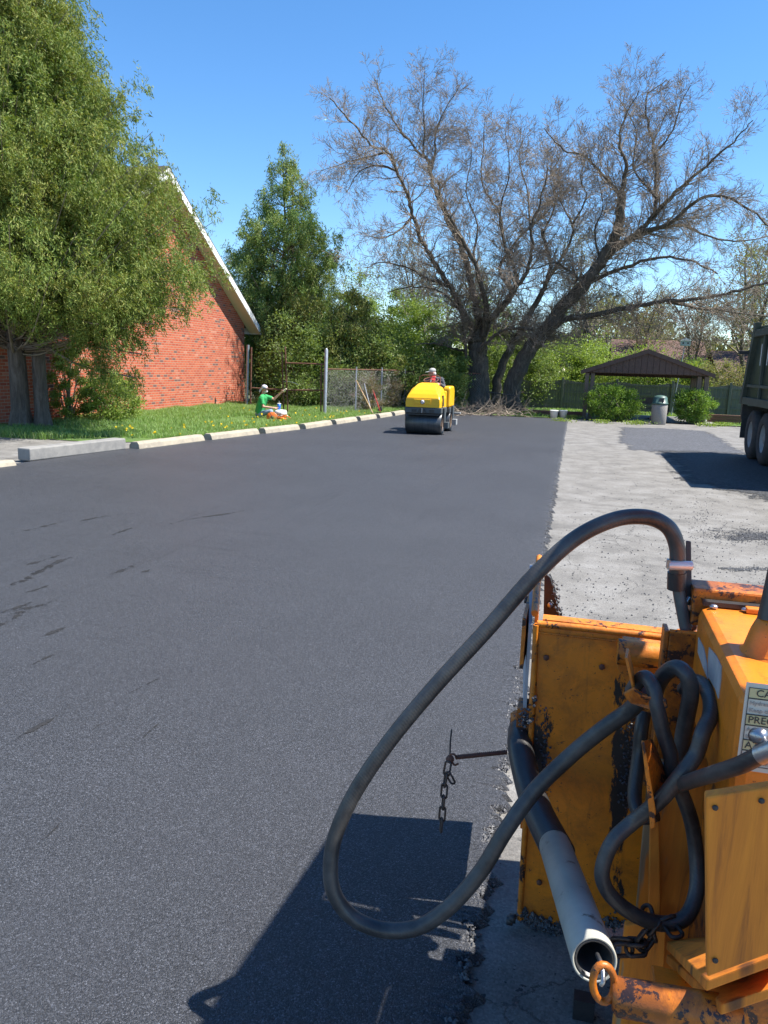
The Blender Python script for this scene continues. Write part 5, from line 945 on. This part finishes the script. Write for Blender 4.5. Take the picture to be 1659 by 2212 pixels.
# engine box
YB0, YB1, XB, ZB = 1.39, 1.94, .313, 1.2
MB().box((XB, YB0, .93), (1.6, YB1, ZB)).build('engine_box', M_orange_c, pvr, .022)
MB().box((XB-.012, YB1+.015, 1.14), (1.6, YB1+.11, ZB+.035)).build('box_lid', M_orange_w, pvr, .006)
MB().box((XB+.01, YB1-.012, ZB+.001), (1.6, YB1+.012, ZB+.012)).build('lid_gap', M_black, pvr); MB().box((XB+.10, YB1-.045, ZB+.001), (1.6, YB1-.02, ZB+.014)).build('hinge_strip', M_oredge, pvr, .003)
for k in (.03, .10): MB().ell((XB+k, YB1-.03, ZB+.006), (.010, .008, .006)).build('screw', M_steel, pvr)
xs = XB-.0022
for nm, poly in (('bare_primer_patch', [(1508, 1362), (1519, 1385), (1526, 1420), (1528, 1452), (1519, 1430), (1507, 1395)]), ('bare_primer_patch', [(1531, 1384), (1546, 1402), (1557, 1425), (1556, 1455), (1551, 1495), (1545, 1475), (1530, 1448), (1529, 1410)])):
    MB().prism([on(px, py+14, x=xs) for px, py in poly], (.002, 0, 0)).build(nm, mat('pale_primer', (.46, .46, .45), (.36, .37, .37), 30, .7), pvr)
nk0 = on(1676, 1412, z=ZB); MB().lathe(nk0, (0, 0, 1), [(-.005, .075), (.005, .062), (.045, .052), (.075, .040), (.078, 0)], 28).build('filler_neck', M_orange_c, pvr)
MB().tube([nk0+Vector((-.0, 0, .07)), nk0+Vector((-.0, .01, .12)), nk0+Vector((.012, .03, .30))], [.043, .036, .030], 16).build('filler_pipe', M_rubberd, pvr)
MB().lathe(nk0+Vector((-.17, -.06, .0)), (0, 0, 1), [(.001, 0), (.001, .0)], 4) 
# caution label
M_lab = mat('faded_label', (.62, .58, .48), (.55, .52, .44), 6, .6); M_labh = mat('label_heading', (.58, .50, .25), (.52, .46, .26), 6, .6); M_ink = mat('label_ink', (.05, .045, .04), None, 5, .6); M_inkf = mat('faded_ink', (.36, .32, .28), None, 5, .6)
yl = YB0-.002; L0 = on(1613, 1474, y=yl); lx, lz = L0.x, L0.z
lb = MB().box((lx, yl, lz-.165), (lx+.20, yl+.0015, lz)).build('warning_label', M_lab, pvr)
def row(dz, h, txt, head): 
    fr_ = MB(); yy_ = yl-.0015; x0, x1 = lx+.005, lx+.195
    for (a, b, c, d) in ((x0, lz-dz-h, x1, lz-dz-h+.001), (x0, lz-dz-.001, x1, lz-dz), (x0, lz-dz-h, x0+.001, lz-dz)): fr_.box((a, yy_, b), (c, yy_+.0007, d))
    fr_.build('label_frame', M_ink, lb)
    if head: MB().box((x0+.0012, yl-.0008, lz-dz-h+.0012), (x1, yl-.0001, lz-dz-.0012)).build('label_band', M_labh, lb); text('label_text', txt, .0185, (lx+.017 if head == 1 else lx+.009, yl-.0016, lz-dz-h+.0045), M_ink, lb)
    else:
        for i, t_ in enumerate(txt): text('label_text', t_, .0105, (lx+.009, yl-.0016, lz-dz-.0115-i*.0135), M_inkf, lb)
row(.008, .020, 'CAUTION', 1); row(.028, .030, ('Hydraulic oil under pressure', 'Keep clear of hoses'), 0); row(.058, .020, 'PRECAUCION', 2); row(.078, .028, ('Aceite hidraulico', 'bajo presion'), 0); row(.106, .020, 'ATTENTION', 2); row(.126, .030, ('Huile hydraulique', 'sous pression'), 0)
# painted plywood pieces
YW = 1.1
wp_ = [on(1525, 1722, y=YW), on(1720, 1692, y=YW), on(1720, 2040, y=YW), on(1528, 2112, y=YW)]
MB().prism(wp_, (0, .02, 0)).build('plywood_board', M_ply, pvr, .003)
MB().prism([on(1440, 2032, y=1.5), on(1528, 2118, y=1.12), on(1720, 2045, y=1.12), on(1720, 2000, y=1.6)], (0, 0, -.02)).build('lower_shelf', M_ply, pvr, .003)
MB().prism([on(1440, 2062, y=1.5), on(1560, 2170, y=1.12), on(1760, 2100, y=1.12), on(1760, 2050, y=1.6)], (0, 0, -.02)).build('lower_shelf', M_ply, pvr, .003)
MB().prism([on(1402, 1640, y=1.78), on(1600, 1640, y=1.78), on(1600, 2400, y=1.78), on(1335, 2400, y=1.78)], (0, .004, 0)).build('plywood_back', M_plyb, pvr, .003)
MB().prism([on(1350, 2000, y=1.70), on(1440, 1990, y=1.70), on(1420, 2400, y=1.70), on(1300, 2400, y=1.70)], (0, .02, 0)).build('plank', M_plyb, pvr, .003)
MB().prism([on(1404, 1770, y=1.74), on(1424, 1760, y=1.74), on(1436, 2400, y=1.74), on(1392, 2400, y=1.74)], (0, .012, 0)).build('plank', M_ply, pvr, .003)
MB().prism([on(1410, 2130, y=1.35), on(1616, 2180, y=1.35), on(1616, 2420, y=1.35), on(1410, 2420, y=1.35)], (0, .06, 0)).build('lower_frame', M_orange, pvr, .006)
MB().box((.27, 1.96, .55), (1.5, 2.1, .92)).build('cross_member', M_orange_w, pvr, .006); MB().box((.34, 1.3, .35), (1.6, 1.76, .92)).build('lower_body', M_orange_w, pvr, .01); MB().box((.36, 1.80, .22), (1.6, 2.62, .92)).build('shadow_fill_body', M_orange_w, pvr, .01)  # last box is unseen bulk, added to close gaps in the ground shadow
MB().prism([on(1375, 1530, y=2.02), on(1420, 1500, y=2.02), on(1560, 1500, y=2.02), on(1545, 1640, y=2.02), on(1390, 1700, y=2.02)], (0, .02, 0)).build('inner_panel', M_orange_w, pvr, .004)
MB().prism([(.385, 1.0, 2.12), (.895, 1.0, 2.12), (.895, 2.30, 2.12), (.60, 2.30, 2.12), (.60, 2.74, 2.12), (.53, 2.74, 2.12), (.46, 1.8, 2.12)], (0, 0, .03)).build('shadow_caster', M_orange, pvr, .004); MB().tube([(.95, 1.28, 1.0), (.95, 1.28, 2.0), (.90, 1.4, 2.11), (.80, 1.80, 2.12)], .02, 8).build('shadow_caster_post', M_black, pvr); MB().box((.36, 2.15, .35), (1.5, 2.65, .72)).build('hopper_floor', M_orange_w, pvr, .01)  # plate and post out of view, added to shape the paver's ground shadow
for y in (1.75, 2.4): MB().lathe((.62, y-.3, .27), (1, 0, 0), [(0, 0), (0, .20), (.03, .27), (.22, .27), (.25, .2), (.25, 0)], 30).build('wheel', M_tyre, pvr)
# tow eye tube
a_, b_ = on(1322, 2150, y=1.16), on(1600, 2200, y=1.16); MB().tube([a_, a_.lerp(b_, .04), b_], [.022, .030, .031], 20).build('tube_arm', orange('rust_patched_paint', wear=.47, dirt=.9), pvr)
ey = on(1304, 2124, y=1.16); ex, ez = Vector((.8, .25, .1)).normalized(), Vector((.15, 0, -1)).normalized()
MB().tube([ey+ex*math.cos(t)*.018+ez*math.sin(t)*.034 for t in [i*6.28319/20 for i in range(20)]], .0065, 8, closed=True).build('eye_ring', M_orange_w, pvr)
# hook plates
def strap(name, pts, w_, t_, m, ax_=(0, 1, 0)):
    c = MB(); P_ = [Vector(p) for p in pts]
    for i in range(len(P_)-1): c.bar(P_[i], P_[i+1], t_, w_, ax_)
    return c.build(name, m, pvr, .0015)
hx = lambda px, py, y: on(px, py, y=y)
MB().prism([hx(1349, 1420, 1.62), hx(1356, 1421, 1.62), hx(1371, 1490, 1.62), hx(1366, 1492, 1.62)], (.006, .06, 0)).build('hose_hook', M_oredge, pvr, .0015)
MB().prism([hx(1346, 1500, 1.63), hx(1370, 1488, 1.60), hx(1390, 1502, 1.60), hx(1440, 1512, 1.60), hx(1443, 1530, 1.60), hx(1412, 1536, 1.60), hx(1362, 1520, 1.62)], (0, .012, 0)).build('hook_plate', M_orange_w, pvr, .002)
MB().prism([hx(1386, 1604, 1.50), hx(1393, 1606, 1.50), hx(1417, 1752, 1.50), hx(1415, 1788, 1.50), hx(1405, 1792, 1.50), hx(1397, 1700, 1.50)], (.0, .012, .0)).build('hook_plate', M_oredge, pvr, .002)
MB().prism([hx(1386, 1604, 1.515), hx(1410, 1598, 1.60), hx(1448, 1690, 1.60), hx(1416, 1750, 1.515)], (0, .006, 0)).build('hook_web', M_orange_w, pvr)
# hoses
def hose(name, pts, r, m, seg=9): return MB().tube(spline(pts, seg), r, 18).build(name, m, pvr, label=None)
main = [(1478, 1352, 1.92), (1466, 1290, 1.92), (1463, 1235, 1.90), (1462, 1180, 1.88), (1442, 1138, 1.87), (1395, 1117, 1.86), (1325, 1123, 1.85), (1240, 1165, 1.84), (1150, 1248, 1.83), (1050, 1362, 1.85), (940, 1482, 1.87), (845, 1596, 1.89), (770, 1706, 1.91), (728, 1795, 1.92), (714, 1865, 1.92), (722, 1930, 1.92), (762, 1982, 1.92), (830, 2009, 1.91), (905, 2002, 1.90), (975, 1955, 1.88), (1040, 1880, 1.87), (1092, 1795, 1.86), (1155, 1708, 1.86), (1235, 1630, 1.84), (1305, 1573, 1.80), (1365, 1530, 1.76), (1392, 1490, 1.70)]
hose('hydraulic_hose', [on(a, b, d=c) for a, b, c in main[2:]], .0192, M_rubber)
hose('hose_end', [on(a, b, d=c) for a, b, c in [(1482, 1360, 1.92), (1474, 1320, 1.92), (1466, 1275, 1.92), (1464, 1245, 1.91)]], .0150, mat('dusty_fitting', (.15, .16, .155), (.09, .10, .10), 20, .5, .3))
hose('hose_collar', [on(1461, 1272, d=1.915), on(1462, 1236, d=1.905)], .0225, M_rubberd); 
kp = [(1482, 1168), (1493, 1170), (1495, 1290), (1491, 1310), (1482, 1305), (1478, 1270)]; MB().prism([on(a, b, d=1.93) for a, b in kp], (0, .006, 0)).build('valve_handle', M_black, pvr, .002)
cc = on(1464, 1222, d=1.90); MB().tube([on(1461, 1232, d=1.90), on(1464, 1213, d=1.90)], .0205, 24).build('hose_clamp', M_chrome, pvr); MB().tube([on(1443, 1221, d=1.875), on(1494, 1222, d=1.875)], .0115, 14).build('clamp_screw', M_chrome, pvr); MB().box(on(1440, 1228, d=1.87), on(1448, 1209, d=1.87)+Vector((0, .012, 0))).build('clamp_tab', M_steel, pvr)
MB().ell(on(1492, 1349, d=1.93), (.019,)*3).build('valve_ball', M_steel, pvr); MB().tube(spline([on(1490, 1290, d=1.93), on(1480, 1308, d=1.93), on(1488, 1330, d=1.93)], 4), .006, 8).build('valve_spring', M_steel, pvr)
l1 = [c1(790, 1165, 1.72), c1(830, 1110, 1.68), c1(880, 1082, 1.64), c1(928, 1150, 1.62), c1(955, 1280, 1.61), c1(990, 1430, 1.61), c1(1035, 1570, 1.61), c2(1110, 230, 1.62), c2(1165, 350, 1.63), c2(1215, 500, 1.64), c2(1243, 700, 1.64), c2(1243, 900, 1.62), c2(1180, 1050, 1.60), c2(1050, 1088, 1.60), c2(900, 1045, 1.60), c2(765, 945, 1.60), c2(700, 840, 1.60), c2(705, 730, 1.60), c2(765, 600, 1.60), c2(870, 500, 1.60), c2(960, 430, 1.58), c2(1060, 340, 1.55), c2(1160, 215, 1.53), c2(1240, 105, 1.53), c1(1245, 1430, 1.53), c1(1290, 1330, 1.55), c1(1290, 1220, 1.60), c1(1245, 1130, 1.66), c1(1180, 1105, 1.72), c1(1120, 1160, 1.76)]
hose('hydraulic_hose', l1, .0158, M_rubber)
l2 = [c1(930, 1240, 1.78), c1(950, 1150, 1.74), c1(1000, 1060, 1.68), c1(1080, 1020, 1.64), c1(1145, 1075, 1.62), c1(1165, 1180, 1.63), c1(1145, 1310, 1.65), c1(1120, 1440, 1.67), c1(1105, 1560, 1.69), c1(1080, 1650, 1.72), c2(1010, 200, 1.74)]
hose('hydraulic_hose', l2, .0175, M_rubber)
l3 = [c2(1740, 60, 1.21), c2(1620, 105, 1.24), c2(1500, 165, 1.28), c2(1350, 215, 1.36), c2(1220, 255, 1.47), c2(1100, 300, 1.60), c2(1010, 330, 1.68)]
hose('hydraulic_hose', l3, .0145, M_rubber)
l4 = [c1(870, 1300, 1.85), c1(850, 1420, 1.84), c1(838, 1560, 1.84), c2(885, 300, 1.82), c2(890, 400, 1.80), c2(930, 470, 1.78), c2(1010, 450, 1.76)]
hose('hydraulic_hose', l4, .0165, M_rubberd)
fa_, fb_ = c2(1612, 108, 1.243), c2(1760, 50, 1.205); MB().tube([fa_, fb_], .0165, 16).build('hose_ferrule', M_steel, pvr); MB().lathe(on(1640, 1590, d=1.25), (.6, -.6, .4), [(-.014, 0), (-.014, .010), (-.007, .0135), (.008, .0135), (.014, .009), (.014, 0)], 6).build('hex_nut', M_steel, pvr)
# grey pipe with rubber sleeve
sl_ = spline([on(1122, 1572, d=2.42), on(1124, 1615, d=2.33), on(1138, 1680, d=2.25), on(1163, 1755, d=2.12), on(1208, 1845, d=1.96)], 6)
MB().tube(sl_, [.032]+[.036]*3+[.038+.006*i/len(sl_) for i in range(len(sl_)-4)], 26).build('rubber_sleeve', M_rubberd, pvr)
gp = [on(1199, 1828, d=1.98), on(1284, 2074, d=1.42)]; ax_ = (gp[1]-gp[0]); Lp = ax_.length
M_pipe = mat('scuffed_grey_pipe', (.46, .45, .38), (.33, .33, .29), 7, .45, bump=.15, c3=(.14, .11, .085), t3=.60, s3=11)
MB().lathe(gp[0], ax_, [(0, .036), (0, .0405), (Lp-.002, .0415), (Lp, .041), (Lp, .038), (Lp-.002, .0365), (.02, .0365)], 40).build('grey_pipe', M_pipe, pvr)
MB().lathe(gp[0], ax_, [(Lp-.2, .0), (Lp-.2, .036), (Lp-.003, .0364), (Lp-.001, .0355), (Lp-.002, .0315), (Lp-.19, .030), (Lp-.19, 0)], 32).build('pipe_lining', M_rubberd, pvr)
cr_ = MB(); cr_.tube(spline([on(1208, 1890, d=1.80), on(1221, 1940, d=1.685), on(1242, 1990, d=1.57)], 5), [.0008, .003, .002, .0025, .003, .0015, .003, .002, .0022, .001, .0005], 5); cr_.build('tar_drip', M_black, pvr)
MB().tube(spline([on(1290, 2062, d=1.42), on(1300, 2085, d=1.38), on(1303, 2118, d=1.36), on(1298, 2128, d=1.36)], 5), .0042, 8).build('wire_hook', M_steel, pvr)
MB().lathe(on(1117, 1556, d=2.44), (0, 0, 1), [(-.03, .0), (-.03, .022), (.02, .022), (.03, .012), (.03, 0)], 8).build('pipe_clamp', M_orange_w, pvr); MB().box(on(1118, 1566, d=2.45), pp(1146, 1540)+Vector((0, .02, 0))).build('pipe_bracket', M_orange_w, pvr)
MB().box(on(1240, 2160, y=1.9), on(1262, 2420, y=1.9)+Vector((0, .04, 0))).build('lower_strut', M_black, pvr)
# chains
def links(name, pts, L, r, parent, label=None, cat=None):
    """alternating links along a polyline"""
    P_ = [Vector(p) for p in pts]; root = parent; n = 0; cum = [0]
    for a, b in zip(P_, P_[1:]): cum.append(cum[-1]+(b-a).length)
    def at(s):
        for i in range(len(P_)-1):
            if s <= cum[i+1]+1e-9: return P_[i].lerp(P_[i+1], (s-cum[i])/(cum[i+1]-cum[i])), (P_[i+1]-P_[i]).normalized()
        return P_[-1], (P_[-1]-P_[-2]).normalized()
    s = L/2; out = MB()
    while s < cum[-1]:
        c, t = at(s); sd = t.cross(Vector((0, 1, .2))).normalized(); fr2 = t.cross(sd); w_ = (sd if n % 2 == 0 else fr2); w_ = (w_*.94+(fr2 if n % 2 == 0 else sd)*.34).normalized()
        ring = [c+t*(L*.34*(1 if math.cos(q) > 0 else -1)+math.cos(q)*r*2.0)+w_*math.sin(q)*r*2.9 for q in [i*6.28319/16+.196 for i in range(16)]]
        out.tube(ring, r, 8, closed=True); s += L*.80; n += 1
    return out.build(name, M_chain, root)
links('chain', [on(1326, 2032, d=1.62), on(1385, 2036, d=1.60), on(1415, 2000, d=1.60), on(1440, 1990, d=1.60), on(1462, 2020, d=1.56)], .034, .0045, pvr)
links('chain', [on(1395, 1960, d=1.64), on(1410, 2010, d=1.61), on(1380, 2050, d=1.60), on(1340, 2052, d=1.60)], .034, .0045, pvr)
rbp = [on(1094, 1625, d=2.25), on(985, 1636, d=2.18)]; rd_ = MB().tube(rbp, .0062, 10); dr = (rbp[1]-rbp[0])
for i in range(26): q = rbp[0]+dr*(i/26); rd_.tube([q+Vector((0, .0, .0072)), q+dr*.012+Vector((0, .006, 0)), q+dr*.02+Vector((0, 0, -.007))], .0016, 5)
rd_.build('steel_rod', M_rust, pvr)
e_ = on(972, 1640, d=2.17); kn_ = MB(); kn_.ell(e_, (.012, .012, .012)); kn_.tube(spline([e_+Vector((.02, 0, .006)), e_+Vector((.012, -.01, .022)), e_+Vector((.0, 0, .012)), e_+Vector((.01, .01, -.02)), e_+Vector((.024, 0, -.01))], 4), .003, 6); kn_.build('wire_knot', M_rust, pvr)
MB().tube(spline([on(972, 1632, d=2.17), on(973, 1600, d=2.17), on(976, 1574, d=2.17)], 4), [.0026]*8+[.0012], 6).build('wire', M_black, pvr)
links('chain', [on(969, 1645, d=2.16), on(961, 1690, d=2.16), on(957, 1740, d=2.16), on(953, 1786, d=2.16)], .040, .0031, pvr)
links('chain', [on(966, 1668, d=2.155), on(979, 1692, d=2.155)], .036, .0031, pvr)

# caked asphalt lumps stuck to the machine, weld beads and bolts
def caked(pts_, n, sp, r0, r1, seed):
    rs = np.random.RandomState(seed); P_ = np.array([tuple(p) for p in spline(pts_, 12)]); c = P_[rs.randint(0, len(P_), n)]+rs.normal(0, 1, (n, 3))*sp
    o = stones('caked_asphalt', c, r0, r1, M_stone, seed, 1); o.parent = pvr; o['kind'] = 'stuff'; o.data.transform(wmat(pvr).inverted())
caked([pp(1122, 1975, YP-.004), pp(1170, 1996, YP-.004), pp(1225, 2005, YP-.004), pp(1345, 1992, YP-.004)], 420, (.012, .004, .012), .003, .010, 51)
caked([pp(1172, 1560, YP-.004), pp(1178, 1650, YP-.004), pp(1170, 1740, YP-.004)], 110, (.012, .003, .03), .002, .006, 52)
caked([pp(1362, 1500, YP-.004), pp(1360, 1620, YP-.004), pp(1350, 1740, YP-.004)], 130, (.010, .003, .03), .002, .006, 53)
caked([on(1196, 1262, y=2.65), on(1206, 1330, y=2.65)], 60, (.008, .006, .012), .003, .008, 54)
caked([on(1150, 1500, y=2.20), on(1130, 1560, y=2.20), on(1146, 1545, y=2.2)], 60, (.010, .008, .010), .003, .007, 55)
caked([(XB+.02, 1.36, .93), (XB+.4, 1.36, .93)], 60, (.01, .006, .008), .002, .005, 56)
for p_ in (on(1180, 1420, y=YP-.004), on(1300, 1440, y=YP-.004), on(1300, 1900, y=YP-.004), on(1165, 1905, y=YP-.004)): MB().lathe(p_, (0, -1, 0), [(0, 0), (0, .009), (.006, .009), (.006, 0)], 6).build('bolt', M_rust, pvr)
for p_ in (on(1545, 1745, y=YW-.002), on(1645, 1730, y=YW-.002), on(1545, 2075, y=YW-.002)): MB().lathe(p_, (0, -1, 0), [(0, 0), (0, .0045), (.0015, .004), (.0015, 0)], 10).build('screw', M_black, pvr)
wl_ = MB(); a_, b_ = pp(1160, 1362, YP-.003), pp(1330, 1380, YP-.003)
for i in range(40): wl_.ell(a_.lerp(b_, i/39)+Vector((0, -.001, -.006)), (.004, .003, .0035), 6, 4)
wl_.build('weld_bead', M_oredge, pvr)
